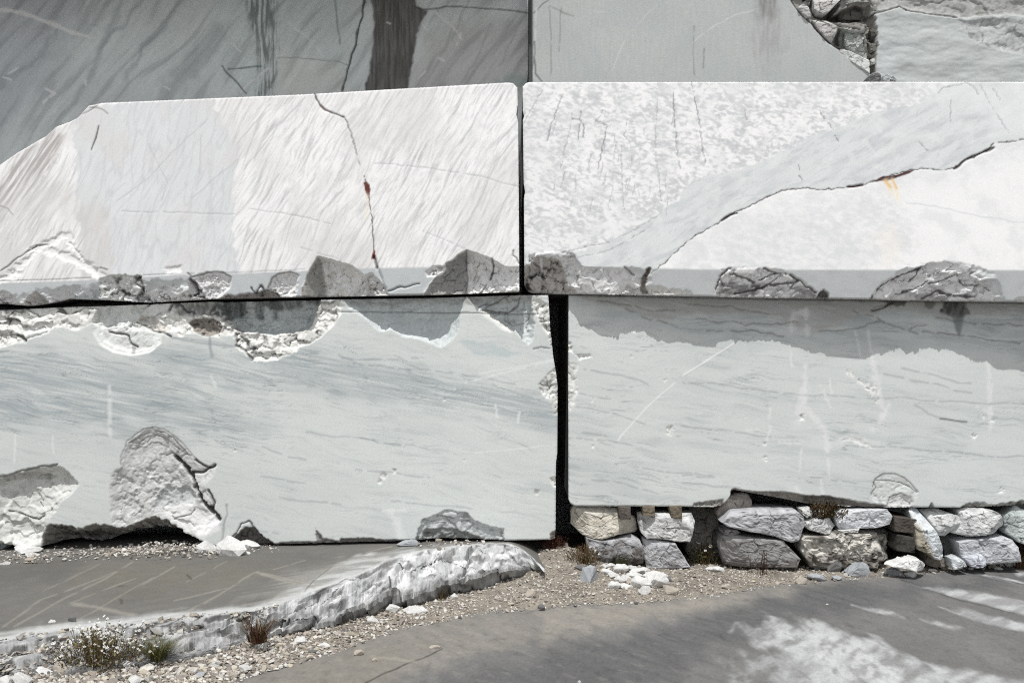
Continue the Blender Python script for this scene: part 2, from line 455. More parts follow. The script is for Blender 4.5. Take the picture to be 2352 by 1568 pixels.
# ---- upper left block
UL_top = [(-460, 600), (-70, 425), (0, 378), (40, 350), (105, 312), (128, 291), (160, 279), (178, 270), (190, 256), (203, 242), (216, 240), (232, 236), (700, 216), (1165, 189), (1178, 190), (1186, 199), (1260, 199)]
UL_bot = [(-70, 697), (0, 697), (60, 702), (115, 694), (150, 686), (230, 688), (330, 694), (500, 685), (735, 680), (880, 678), (1000, 676), (1120, 671), (1185, 669), (1260, 668)]
UL_ch = [(-70, 652), (0, 650), (210, 643), (400, 632), (690, 622), (870, 615), (980, 613), (1260, 610)]
def y_ul(u, v):
    yf = -.13 - .15 * u / 1190
    return yf + .10 * np.maximum((interp(UL_ch, u) - v) / 250.0, 0)
def paint_ul(F):
    U, V = F.U, F.V; s = F.seed
    big = fbm(U / 260, V / 200, 3, s)
    st = aniso(U, V, -59, 130, 8, s + 1, 4, 20)
    st2 = aniso(U, V, -62, 60, 5, s + 5, 3, 12)
    F.mul(1 - .06 * np.clip(big, -1, 1) - .25 * sst(-.02, .6, st) - .18 * sst(.05, .6, st2))
    fl = sst(.0, .6, aniso(U, V, -63, 26, 7, s + 9, 4, 6)) * sst(560, 700, U)
    F.mix(fl * .45, alb(200, 200, 202, E_UP))
    F.mix(sst(.2, .55, aniso(U, V, -58, 34, 5, s + 80, 3, 6)) * .5 * sst(480, 620, U), alb(246, 246, 244, E_UP))
    F.mix(sst(-.15, .45, fbm(U / 130, V / 170, 5, s + 82)) * .5, alb(211, 209, 207, E_UP))
    F.mix(sst(.1, .6, aniso(U, V, -64, 240, 60, s + 84, 4, 30)) * .35, alb(204, 203, 202, E_UP))
    # long straight streaks fanning from the top
    vein = np.exp(-(aniso(U, V, -56, 420, 17, s + 12, 3, 14) / .07) ** 2) * sst(-.2, .4, fbm(U / 120, V / 120, 2, s + 15))
    F.mix(vein * .42, alb(180, 182, 184, E_UP))
    # smooth grey patch
    grey = [(172, 250), (300, 234), (487, 227), (497, 253), (513, 283), (530, 293), (540, 333), (547, 363), (533, 433), (537, 519), (545, 640), (185, 650), (190, 560), (178, 470), (175, 380)]
    r = F.poly(grey, alb(210, 213, 215, E_UP), .72, 4, 16, 30)
    if r:
        i, m = r
        u, v = U[i], V[i]
        F.mix(m * .5 * np.exp(-(aniso(u, v, -80, 160, 26, s + 20, 3, 22) / .10) ** 2), alb(193, 195, 197, E_UP), i)
        F.mix(m * .45 * sst(.0, .6, fbm(u / 90, v / 130, 3, s + 24)), alb(214, 210, 208, E_UP), i)
    F.poly([(180, 470), (250, 470), (260, 640), (190, 650)], alb(205, 199, 195, E_UP), .5, 14, 14, 30, .5, (60, 12), -70)
    # brown streaks on the left corner
    F.poly([(-70, 520), (-70, 440), (0, 410), (60, 335), (120, 300), (150, 305), (140, 345), (95, 410), (40, 480), (0, 515)], alb(168, 163, 160, E_UP), .9, 10, 10, 26, .85, (150, 9), -56)
    F.poly([(-70, 640), (-70, 480), (60, 420), (160, 380), (175, 470), (90, 540), (0, 640)], alb(200, 198, 196, E_UP), .5, 14, 10, 26, .9, (120, 8), -52)
    for a in [[(0, 372), (40, 348), (100, 318)], ]:
        F.line(a, 6, alb(250, 250, 250, E_UP), .6)
    # cracks and creases
    F.line(Z(0, 0, [(680, 870), (660, 950), (630, 1030)]), 3.2, alb(90, 90, 90, E_UP), .9, 1.2, .004)
    F.line([(206, 246), (224, 246), (238, 252), (248, 262)], 2, alb(120, 118, 116, E_UP), .8, 2)
    F.line([(186, 262), (200, 258), (224, 243)], 2, alb(140, 138, 136, E_UP), .8, 2, .004)
    F.line([(0, 472), (18, 480), (30, 492)], 2, alb(150, 148, 146, E_UP), .8)
    for a in [[(470, 280), (395, 350), (340, 410), (270, 460)], [(545, 366), (470, 430), (440, 455)], [(340, 330), (385, 420), (370, 460)], [(462, 310), (458, 400)]]:
        F.line(a, 2.2, alb(190, 192, 194, E_UP), .7, 2)
    for a in [[(860, 375), (980, 385), (1100, 405), (1190, 430)], [(575, 480), (680, 495), (760, 515)], [(690, 568), (790, 600)], [(970, 530), (1090, 580)], [(280, 486), (420, 488), (540, 492)]]:
        F.line(a, 1.8, alb(178, 180, 182, E_UP), .6, 2, .002, gaps=.2)
    for a in [[(1190, 310), (1140, 370), (1110, 440), (1070, 520), (1040, 580)], [(700, 225), (640, 290), (560, 390)], [(1100, 260), (1060, 330)], [(620, 240), (545, 330)], [(640, 400), (570, 520), (550, 600)], [(1185, 420), (1140, 500), (1100, 575)]]:
        F.line(a, 2.4, alb(188, 190, 192, E_UP), .7, 2.5)
    # rusty crack
    rust, dark = alb(96, 58, 48, E_UP), alb(52, 40, 38, E_UP)
    F.line([(722, 214), (727, 230), (735, 242), (748, 252), (760, 258), (775, 264), (790, 270)], 3.0, dark, .9, 2, .008)
    F.line([(735, 242), (750, 254), (762, 260)], 2.4, rust, .7, 1)
    F.line([(790, 270), (798, 281), (806, 305), (815, 335), (821, 360), (827, 383)], 1.9, dark, .75, 2.5, .004, 12, gaps=.38)
    F.line([(836, 405), (842, 425), (846, 446), (849, 468), (853, 495), (857, 530), (859, 560), (860, 590), (866, 615), (876, 645), (887, 672)], 2.0, dark, .85, 2.5, .005, 12, gaps=.15)
    F.poly([(834, 420), (842, 417), (850, 424), (852, 434), (848, 450), (845, 458), (840, 442)], alb(98, 52, 44, E_UP), 1, 1.2, 1.5)
    F.poly([(858, 568), (862, 578), (861, 594), (853, 595), (856, 580)], alb(110, 56, 48, E_UP), 1, 1, 1.5)
    F.line([(858, 590), (872, 630), (884, 662)], 5, dark, .7, 2, .02)
    F.line([(843, 450), (843, 500)], 9, alb(232, 224, 205, E_UP), .5, 4, soft=1)
    # bruised fresh white along the lower left
    for pts, w in [([(75, 572), (110, 560), (135, 545), (155, 540), (162, 560)], 13), ([(110, 575), (150, 588), (190, 606), (215, 625)], 14), ([(160, 560), (178, 580), (190, 595)], 5), ([(205, 612), (225, 632), (240, 636)], 16), ([(25, 625), (60, 600), (78, 580)], 9), ([(0, 640), (40, 628)], 12), ([(385, 622), (410, 618)], 12)]:
        F.line(pts, w, FRESH, .95, 5, .012, 12)
    F.line([(0, 622), (30, 600), (60, 578), (85, 563), (112, 563)], 2.5, alb(110, 108, 106, E_UP), .85, 2.5, .006, gaps=.1)
    F.line([(232, 612), (245, 618)], 3, alb(90, 90, 90, E_UP), .8, 2)
    # saw cut chamfer along the foot
    vc = interp(UL_ch, U)
    b = np.maximum(V - vc, 0)
    F.D += (b / 250.0 * .17).astype(f4)
    F.mix(sst(0, 3, V - vc), alb(205, 209, 211, .85))
    F.mul(1 - .05 * sst(-.1, .5, fbm(U / 40, V / 30, 4, s + 31)) * sst(0, 4, V - vc))
    F.line([(-60, 646), (100, 643), (210, 638)], 1.6, alb(120, 122, 124, E_UP), .7, .6, .004)
    F.line([(330, 632), (395, 629)], 1.6, alb(120, 122, 124, E_UP), .6, .6, .004)
    F.line([(430, 629), (560, 625), (700, 619)], 1.5, alb(140, 142, 144, E_UP), .5, .6, .003, gaps=.1)
    # broken pieces out of the foot
    gr, dk = alb(192, 194, 194, EC), alb(66, 64, 62, EC)
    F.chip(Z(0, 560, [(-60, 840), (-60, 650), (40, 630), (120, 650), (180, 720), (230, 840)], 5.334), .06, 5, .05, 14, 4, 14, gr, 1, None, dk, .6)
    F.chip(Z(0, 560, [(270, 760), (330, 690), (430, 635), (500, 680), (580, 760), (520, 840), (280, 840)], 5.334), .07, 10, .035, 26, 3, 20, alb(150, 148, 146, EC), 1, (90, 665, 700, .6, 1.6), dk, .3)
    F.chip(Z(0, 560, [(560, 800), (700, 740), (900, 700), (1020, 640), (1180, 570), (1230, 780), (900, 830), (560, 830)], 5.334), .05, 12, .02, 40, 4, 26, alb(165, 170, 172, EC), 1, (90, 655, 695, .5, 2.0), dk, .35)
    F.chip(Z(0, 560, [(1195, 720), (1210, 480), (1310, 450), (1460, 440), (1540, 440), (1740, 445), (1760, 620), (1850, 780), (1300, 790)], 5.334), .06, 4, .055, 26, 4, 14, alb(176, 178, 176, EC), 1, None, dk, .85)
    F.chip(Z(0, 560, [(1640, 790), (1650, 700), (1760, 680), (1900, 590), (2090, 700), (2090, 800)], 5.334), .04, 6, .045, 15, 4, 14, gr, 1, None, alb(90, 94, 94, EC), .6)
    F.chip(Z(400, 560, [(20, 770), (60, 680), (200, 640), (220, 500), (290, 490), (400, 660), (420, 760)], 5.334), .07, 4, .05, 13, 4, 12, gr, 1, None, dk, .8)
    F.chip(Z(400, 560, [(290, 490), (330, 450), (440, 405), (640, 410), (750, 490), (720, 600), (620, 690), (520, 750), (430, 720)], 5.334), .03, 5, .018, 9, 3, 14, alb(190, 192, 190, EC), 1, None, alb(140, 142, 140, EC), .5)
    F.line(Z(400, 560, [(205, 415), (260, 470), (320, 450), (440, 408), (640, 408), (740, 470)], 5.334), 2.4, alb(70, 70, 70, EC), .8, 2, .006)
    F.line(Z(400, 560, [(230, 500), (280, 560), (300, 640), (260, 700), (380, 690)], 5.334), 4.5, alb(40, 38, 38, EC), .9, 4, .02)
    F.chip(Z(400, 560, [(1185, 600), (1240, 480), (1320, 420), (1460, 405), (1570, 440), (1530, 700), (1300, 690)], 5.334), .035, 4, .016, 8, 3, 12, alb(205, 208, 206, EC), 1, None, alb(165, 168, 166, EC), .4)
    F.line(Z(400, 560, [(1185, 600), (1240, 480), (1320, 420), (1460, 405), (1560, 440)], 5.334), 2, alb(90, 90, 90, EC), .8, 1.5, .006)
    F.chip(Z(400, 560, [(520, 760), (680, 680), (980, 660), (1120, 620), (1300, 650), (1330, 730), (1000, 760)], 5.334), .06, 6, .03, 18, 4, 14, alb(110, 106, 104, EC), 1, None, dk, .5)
    F.line(Z(400, 560, [(980, 590), (1040, 660), (1100, 560), (1130, 640), (1250, 630), (1300, 690), (1420, 650)], 5.334), 2.6, alb(40, 40, 40, EC), .9, 4, .012)
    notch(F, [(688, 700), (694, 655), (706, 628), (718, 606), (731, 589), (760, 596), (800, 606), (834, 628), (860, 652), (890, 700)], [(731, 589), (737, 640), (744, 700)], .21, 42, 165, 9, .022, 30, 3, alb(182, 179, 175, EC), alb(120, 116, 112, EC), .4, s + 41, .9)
    F.chip(Z(784 / .98, 519.4 / .98, [(150, 340), (200, 320), (260, 370), (310, 440), (330, 480), (60, 480)]), .05, 4, .03, 13, 3, 12, alb(185, 183, 178, EC), 1, None, alb(100, 96, 92, EC), .5)
    F.line(Z(920, 560, [(-60, 640), (60, 600), (160, 585), (320, 550)], 5.334), 2.6, alb(70, 72, 72, EC), .8, 3, .015)
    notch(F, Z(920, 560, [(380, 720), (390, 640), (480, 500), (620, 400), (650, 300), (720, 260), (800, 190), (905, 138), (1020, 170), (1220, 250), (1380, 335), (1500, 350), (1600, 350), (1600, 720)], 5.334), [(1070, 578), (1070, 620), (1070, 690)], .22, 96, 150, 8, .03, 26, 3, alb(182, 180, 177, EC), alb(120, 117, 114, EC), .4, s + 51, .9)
    F.chip(Z(920, 560, [(400, 410), (480, 330), (640, 320), (660, 380), (560, 460), (420, 470)], 5.334), .02, 4, .03, 12, 3, 10, alb(225, 225, 222, EC), 1, None, alb(120, 120, 118, EC), .5)
    F.line(Z(920, 560, [(1215, 240), (1235, 330), (1215, 420), (1190, 490)], 5.334), 3.4, alb(50, 48, 48, EC), .9, 2, .02)
    F.line(Z(920, 560, [(1480, 140), (1465, 200), (1520, 240), (1550, 300)], 5.334), 2.4, alb(90, 90, 90, E_UP), .8, 2, .01)
    F.line(Z(920, 560, [(905, 140), (890, 260), (905, 420), (900, 650)], 5.334), 3, alb(60, 58, 56, EC), .7, 2)
    zs = [(-80, 716), (0, 714), (100, 703), (300, 703), (420, 708), (520, 725), (545, 800), (715, 800), (724, 715), (732, 688), (758, 688), (785, 699), (822, 722), (862, 757), (900, 800), (1050, 800), (1058, 740), (1066, 688), (1080, 688), (1100, 718), (1160, 766), (1205, 800), (1300, 800)]
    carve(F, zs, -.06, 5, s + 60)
    # bottom edge line
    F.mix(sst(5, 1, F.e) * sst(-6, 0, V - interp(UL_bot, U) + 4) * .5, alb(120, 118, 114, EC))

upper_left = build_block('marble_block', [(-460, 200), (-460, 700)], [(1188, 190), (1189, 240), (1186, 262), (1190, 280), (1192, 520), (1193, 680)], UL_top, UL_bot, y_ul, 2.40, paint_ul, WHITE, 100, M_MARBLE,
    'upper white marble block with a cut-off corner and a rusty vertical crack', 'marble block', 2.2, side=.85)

# ---- upper right block
UR_top = [(1100, 200), (1203, 197), (1207, 191), (1216, 188), (1500, 187.5), (2140, 187), (2440, 187)]
UR_bot = [(1100, 640), (1204, 650), (1210, 663), (1217, 669), (1226, 671), (1300, 673.5), (1700, 682), (2440, 694)]
UR_ch = [(1200, 611), (1310, 612), (1480, 616), (1640, 619), (2440, 620.5)]
def y_ur(u, v):
    yf = -.22 - .14 * (u - 1200) / 1150
    return yf + .10 * np.maximum((interp(UR_ch, u) - v) / 250.0, 0)
band_top = Z(1600, 0, [(0, 1310), (130, 1220), (420, 1160), (600, 1090), (760, 1010), (900, 930), (1100, 880), (1250, 790), (1480, 740), (1620, 720), (1760, 640), (1790, 600), (1960, 570), (2040, 555)])
band_bot = [(1480, 640), (1530, 600), (1590, 545), (1648, 513)] + Z(1600, 0, [(330, 1480), (500, 1400), (690, 1310), (860, 1295), (960, 1310), (1130, 1290), (1240, 1275), (1370, 1230), (1560, 1175), (1650, 1160), (1780, 1175), (1870, 1160), (1940, 1110), (2100, 1040), (2140, 990), (2300, 970), (2500, 930), (3000, 860), (4000, 640)])
def paint_ur(F):
    U, V = F.U, F.V; s = F.seed
    # flaky white on grey
    fl = .8 * aniso(U, V, 12, 15, 7, s, 5, 5) + .4 * fbm(U / 60, V / 45, 3, s + 4) + .35 * aniso(U, V, 25, 40, 16, s + 70, 3, 10)
    upper = 1 - sst(-20, 20, V - (640 - (U - 1270) * .47))
    F.mix(sst(-.25, .40, fl) * (.22 + .62 * upper), alb(192, 194, 196, E_UP))
    F.mix(sst(.25, .6, -fl) * .5 * upper, alb(248, 248, 247, E_UP))
    F.mix(sst(.25, .6, aniso(U, V, 20, 26, 10, s + 7, 3)) * .4 * upper, alb(178, 180, 183, E_UP))
    F.mix(sst(-.1, .5, fbm(U / 200, V / 150, 3, s + 9)) * .25, alb(214, 216, 217, E_UP))
    bandp = [(1262, 600), (1290, 590), (1400, 556), (1480, 512), (1560, 458)] + band_top + [(2300, 187), (2920, 187)] + band_bot[::-1] + [(1440, 645), (1270, 645)]
    r = F.poly(bandp, alb(214, 217, 218, E_UP), .93, 2.5, 5, 18)
    if r:
        i, m = r
        u, v = U[i], V[i]
        F.mix(m * .6 * sst(-.15, .45, aniso(u, v, -26, 90, 22, s + 12, 5, 10)), alb(192, 196, 198, E_UP), i)
        F.mix(m * .35 * np.exp(-(aniso(u, v, -30, 120, 14, s + 17, 4, 16) / .05) ** 2), alb(170, 174, 176, E_UP), i)
        F.mix(m * .35 * sst(.1, .5, fbm(u / 34, v / 30, 4, s + 15)), alb(230, 231, 231, E_UP), i)
    F.poly([(2060, 190), (2440, 190), (2440, 320), (2320, 320), (2250, 250), (2160, 240)], alb(226, 228, 229, E_UP), .7, 24, 20, 40)
    low = [(1620, 560), (1700, 520), (1800, 470), (1960, 440), (2060, 455), (2110, 560), (1990, 615), (1560, 640), (1560, 600)]
    F.poly(low, alb(208, 211, 212, E_UP), .55, 26, 22, 40, .8, (26, 13), 15)
    F.poly([(2060, 440), (2200, 400), (2440, 360), (2440, 625), (2080, 625), (2120, 540)], alb(238, 239, 238, E_UP), .8, 18, 20, 50)
    F.mix(sst(.0, .5, fbm(U / 70, V / 60, 5, s + 92)) * .45, alb(212, 215, 215, E_UP))
    F.poly([(2010, 530), (2060, 520), (2075, 600), (2030, 610)], alb(238, 234, 228, E_UP), .6, 14, 14, 30)
    F.line([(2080, 465), (2180, 480), (2250, 497), (2352, 512), (2440, 520)], 2, alb(205, 208, 210, E_UP), .7, 3)
    # thin cracks
    ck = alb(96, 98, 100, E_UP); lt = alb(150, 152, 154, E_UP)
    for a, w, c in [(Z(800, 0, [(1390, 620), (1340, 700), (1290, 790), (1250, 870)]), 2, lt), (Z(800, 0, [(1530, 640), (1480, 770), (1440, 880), (1420, 970)]), 2, ck),
                    (Z(800, 0, [(1590, 780), (1575, 890), (1540, 1020), (1510, 1160)]), 1.8, lt), (Z(800, 0, [(1650, 770), (1640, 880), (1630, 960)]), 2.4, ck),
                    (Z(800, 0, [(1590, 820), (1650, 830), (1672, 880), (1668, 950)]), 2.6, ck), (Z(800, 0, [(1800, 760), (1790, 800), (1745, 830)]), 2.6, ck),
                    (Z(800, 0, [(1750, 835), (1790, 845), (1830, 865)]), 2.6, ck), (Z(800, 0, [(1830, 870), (1810, 960), (1785, 1080), (1765, 1170)]), 2, ck),
                    (Z(800, 0, [(1970, 820), (1950, 940), (1985, 970), (2005, 1060), (2000, 1160)]), 1.8, lt), (Z(800, 0, [(2180, 680), (2165, 900), (2165, 1040), (2190, 1250), (2205, 1390)]), 1.9, lt),
                    (Z(800, 0, [(2285, 640), (2300, 870), (2310, 980), (2320, 1100), (2340, 1160)]), 2.3, ck), (Z(800, 0, [(1930, 1010), (1935, 1290), (1950, 1450)]), 1.7, lt),
                    (Z(1600, 0, [(60, 570), (90, 700), (120, 880), (140, 1060), (160, 1120)]), 2.3, ck), (Z(1600, 0, [(430, 760), (440, 830)]), 1.8, lt),
                    (Z(1600, 0, [(940, 760), (990, 840), (1040, 890)]), 2, ck), (Z(1600, 0, [(1050, 935), (1075, 975)]), 2.6, ck), (Z(1600, 0, [(800, 1140), (808, 1170)]), 3, ck),
                    (Z(1600, 0, [(805, 1215), (840, 1258)]), 3, ck), (Z(1600, 0, [(1630, 980), (1690, 1040)]), 2, ck), (Z(1600, 0, [(2050, 590), (2110, 700), (2190, 830), (2250, 920)]), 1.8, lt),
                    (Z(1600, 0, [(1760, 640), (1800, 600), (1880, 590), (1960, 570), (2010, 600), (2040, 650)]), 2, lt), (Z(1600, 0, [(2140, 610), (2190, 690)]), 1.8, lt),
                    ([(1262, 592), (1330, 570), (1400, 556), (1470, 520), (1520, 490)], 1.8, lt), ([(1290, 600), (1400, 575), (1480, 530)], 1.5, lt), (Z(1600, 0, [(1850, 690), (1845, 850)]), 1.6, lt)]:
        F.line(a, w * .8, c, .62, 2.4, .002, 9, gaps=.12)
    for k in range(26):
        r = random.Random(k + 5)
        x, y, l = r.uniform(1240, 1560), r.uniform(250, 470), r.uniform(10, 42)
        F.line([(x, y), (x - .12 * l + r.uniform(-3, 3), y + l)], 1.4, lt, .5, 3, .001)
    # the long rusty crack
    dk, rust = alb(44, 34, 34, E_UP), alb(70, 42, 42, E_UP)
    F.line(band_bot, 1.9, dk, .85, 2.4, .004, 12, gaps=.1)
    F.line(Z(1600, 0, [(270, 1520), (330, 1480), (375, 1468)]), 4, dk, .9, 1.5, .01)
    F.line(Z(1600, 0, [(1140, 1288), (1190, 1282), (1240, 1276)]), 4.6, rust, 1, 1.5, .012)
    F.poly(Z(1600, 0, [(1310, 1250), (1380, 1215), (1470, 1205), (1540, 1178), (1600, 1168), (1560, 1195), (1480, 1225), (1400, 1245)]), rust, 1, 1.2, 2)
    F.line(Z(1600, 0, [(1870, 1165), (1940, 1110), (2020, 1070), (2100, 1040), (2145, 1020)]), 4.5, dk, .9, 2, .01)
    for a, w in [(Z(1600, 0, [(1400, 1248), (1430, 1290), (1450, 1340)]), 7), (Z(1600, 0, [(1445, 1240), (1470, 1300), (1485, 1370)]), 5)]:
        F.line(a, w * 1.6, alb(240, 224, 190, E_UP), .55, 2, soft=1)
        F.line(a[:2], w * .8, alb(226, 176, 98, E_UP), .7, 1.5, soft=1)
    # chamfer
    vc = interp(UR_ch, U)
    b = np.maximum(V - vc, 0)
    F.D += (b / 250.0 * .26).astype(f4)
    F.mix(sst(-1, 2, V - vc) * .85, alb(206, 210, 211, .85))
    F.mul(1 - .06 * sst(-.1, .5, fbm(U / 40, V / 30, 4, s + 31)) * sst(0, 4, V - vc))
    gr, dk2 = alb(190, 191, 190, EC), alb(72, 70, 68, EC)
    F.chip(Z(1200, 560, [(560, 330), (720, 310), (1240, 312), (1380, 380), (1420, 480), (1420, 600), (560, 600)], 4.8), .022, 8, .022, 40, 3, 18, alb(204, 206, 206, EC), .9, None, alb(130, 130, 128, EC), .3)
    F.chip(Z(1200, 560, [(60, 640), (120, 350), (200, 270), (260, 200), (320, 178), (400, 200), (520, 220), (560, 260), (600, 330), (630, 440), (700, 540), (770, 620)], 4.8), .17, 7, .06, 32, 4, 14, alb(150, 147, 144, EC), 1, None, alb(48, 46, 44, EC), .85)
    F.poly(Z(1200, 560, [(305, 200), (335, 200), (340, 370), (315, 370)], 4.8), alb(200, 196, 190, EC), .9, 1.5, 2)
    F.chip(Z(1200, 560, [(1530, 310), (1480, 330), (1430, 430), (1415, 520), (1430, 610), (1570, 610), (1490, 540), (1500, 440), (1540, 330)], 4.8), .08, 5, .04, 10, 3, 10, alb(110, 106, 102, EC), 1, None, alb(40, 38, 36, EC), .8)
    F.line(Z(1200, 560, [(1240, 315), (1300, 350), (1350, 390)], 4.8), 4, alb(70, 68, 66, EC), .8, 2, .015)
    F.chip(Z(1200, 560, [(1500, 610), (1550, 530), (1660, 510), (1720, 560), (1800, 540), (1900, 570), (1960, 610)], 4.8), .03, 5, .02, 14, 3, 12, alb(175, 174, 170, EC), 1, None, alb(110, 108, 104, EC), .5)
    F.chip(Z(1600, 530, [(215, 520), (228, 400), (262, 300), (330, 280), (560, 278), (720, 318), (800, 366), (900, 425), (960, 480), (960, 520)]), .02, 6, .03, 30, 3, 14, alb(214, 214, 212, EC), 1, (90, 612, 690, .7, 1.15), alb(50, 48, 46, EC), .4, fx=2.2, ft=.9, terr=.03)
    F.chip(Z(1600, 530, [(930, 520), (950, 450), (985, 432), (1020, 460), (1030, 520)]), .05, 4, .03, 8, 2, 10, alb(80, 78, 76, EC), 1)
    F.chip(Z(1600, 530, [(1300, 540), (1340, 440), (1380, 388), (1450, 348), (1640, 280), (1850, 276), (1980, 300), (2060, 340), (2130, 420), (2200, 490), (2250, 540)]), .02, 7, .025, 46, 3, 18, alb(204, 205, 204, EC), 1, (90, 612, 695, .6, 1.2), alb(110, 108, 106, EC), .3, fx=1.8, ft=1.0, terr=.025)
    F.chip(Z(1600, 530, [(2290, 540), (2310, 500), (2352, 490), (2420, 490), (2420, 540)]), .03, 4, .02, 10, 2, 10, gr)
    zs = [(1190, 800), (1214, 790), (1224, 705), (1262, 698), (1307, 700), (1322, 702), (1330, 712), (1338, 732), (1349, 749), (1370, 759), (1391, 774), (1403, 773), (1422, 763), (1436, 751), (1451, 750), (1476, 757), (1497, 765), (1520, 784), (1545, 790), (1581, 783), (1618, 799), (1655, 799), (1681, 791), (1700, 791), (1722, 780), (1735, 786), (1758, 774), (1801, 783), (1851, 799), (1900, 814), (1941, 824), (1960, 831), (2028, 836), (2048, 828), (2068, 803), (2088, 792), (2128, 789), (2170, 788), (2201, 788), (2235, 798), (2268, 812), (2301, 826), (2318, 843), (2352, 868), (2440, 930)]
    carve(F, zs, 0.0, 3, s + 60)
    # black creases and the dark side of the chips
    k6 = lambda a: Z(1600, 530, a)
    F.poly(k6([(245, 470), (265, 400), (330, 370), (420, 395), (500, 425), (560, 400), (640, 385), (560, 440), (430, 480)]), alb(58, 56, 54, EC), .75, 3, 7, 14, .4, (30, 8), -15)
    F.poly(k6([(780, 470), (800, 400), (880, 425), (945, 470), (930, 490), (800, 490)]), alb(70, 68, 66, EC), .7, 3, 6, 14, .3, (20, 8), 20)
    for a, w in [([(236, 440), (262, 340), (330, 290)], 3), ([(330, 330), (420, 345), (500, 385), (580, 350), (650, 320)], 3), ([(380, 460), (470, 445), (600, 405), (720, 395), (800, 375)], 4), ([(560, 290), (640, 315), (740, 330), (830, 385), (930, 455)], 3), ([(1315, 500), (1350, 430), (1430, 375), (1540, 325), (1650, 285)], 3.4), ([(1500, 470), (1600, 440), (1680, 400), (1790, 380), (1900, 330)], 2.6), ([(1690, 490), (1750, 465), (1790, 440), (1850, 465), (1950, 480), (2060, 480)], 5), ([(1640, 290), (1620, 340), (1580, 380)], 2.6), ([(1910, 340), (1960, 400), (2080, 400), (2150, 440)], 2.4)]:
        F.line(k6(a), w, alb(44, 42, 40, EC), .88, 3, .014, 14, gaps=.08)
    F.poly(k6([(1640, 470), (1760, 440), (1820, 440), (1880, 480), (1860, 515), (1640, 515)]), alb(80, 78, 76, EC), .6, 4, 7, 14, .5, (30, 9), 5)
    F.line(Z(1600, 530, [(0, 487), (700, 495), (1400, 505)]), 3, alb(110, 108, 104, EC), .5, 2, gaps=.25)
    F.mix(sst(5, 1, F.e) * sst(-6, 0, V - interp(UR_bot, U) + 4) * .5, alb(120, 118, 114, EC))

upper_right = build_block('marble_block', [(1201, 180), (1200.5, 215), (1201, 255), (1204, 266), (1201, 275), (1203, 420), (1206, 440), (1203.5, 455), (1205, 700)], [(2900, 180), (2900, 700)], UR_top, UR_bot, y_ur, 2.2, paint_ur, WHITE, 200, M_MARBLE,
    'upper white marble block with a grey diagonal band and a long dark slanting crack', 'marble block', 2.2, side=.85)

# ---- lower left block
LOW = alb(208, 212, 210, E_LOW)
LL_top = [(-70, 713), (0, 712), (120, 706), (300, 700), (480, 693), (735, 688), (1000, 684), (1190, 678), (1340, 676)]
LL_bot = [(-70, 1246), (0, 1250), (40, 1256), (95, 1256), (150, 1250), (215, 1256), (250, 1240), (300, 1224), (350, 1218), (420, 1226), (455, 1240), (495, 1254), (600, 1252), (730, 1248), (900, 1244), (1010, 1238), (1160, 1241), (1265, 1239), (1340, 1238)]
def y_ll(u, v):
    return -.06 + 0 * u
def marble_low(F, ang, s, dens, reg=None):
    U, V = F.U, F.V
    V = V + 14 * fbm(U / 190, V / 120, 3, s + 40) + 3 * gn(U / 40, V / 30, s + 44)
    F.mul(1 + .05 * fbm(U / 300, V / 110, 4, s + 1))
    w = reg
    soft, vein, dark = alb(184, 190, 190, E_LOW), alb(158, 166, 168, E_LOW), alb(124, 131, 134, E_LOW)
    a = aniso(U, V, ang, 330, 30, s + 5, 4, 30)
    F.mix(sst(-.1, .5, a) * w * .8 * dens, soft)
    b = aniso(U, V, ang + 1, 170, 7, s + 9, 5, 12)
    brk = sst(-.25, .35, aniso(U, V, ang, 110, 30, s + 20, 3))
    F.mix(sst(-.02, .42, b) * brk * w * .75 * dens, vein)
    c = aniso(U, V, ang - 1, 110, 4, s + 14, 4, 8)
    F.mix(sst(.12, .5, c) * brk * w * .7 * dens, vein)
    h = np.exp(-(aniso(U, V, ang, 260, 16, s + 24, 3, 26) / .035) ** 2) * sst(-.15, .3, aniso(U, V, ang, 80, 25, s + 28, 3))
    F.mix(h * np.clip(w * 1.5, 0, 1) * .6 * dens, dark)
    F.mix(sst(.3, .7, aniso(U, V, ang, 60, 5, s + 33, 3, 8)) * .22, soft)
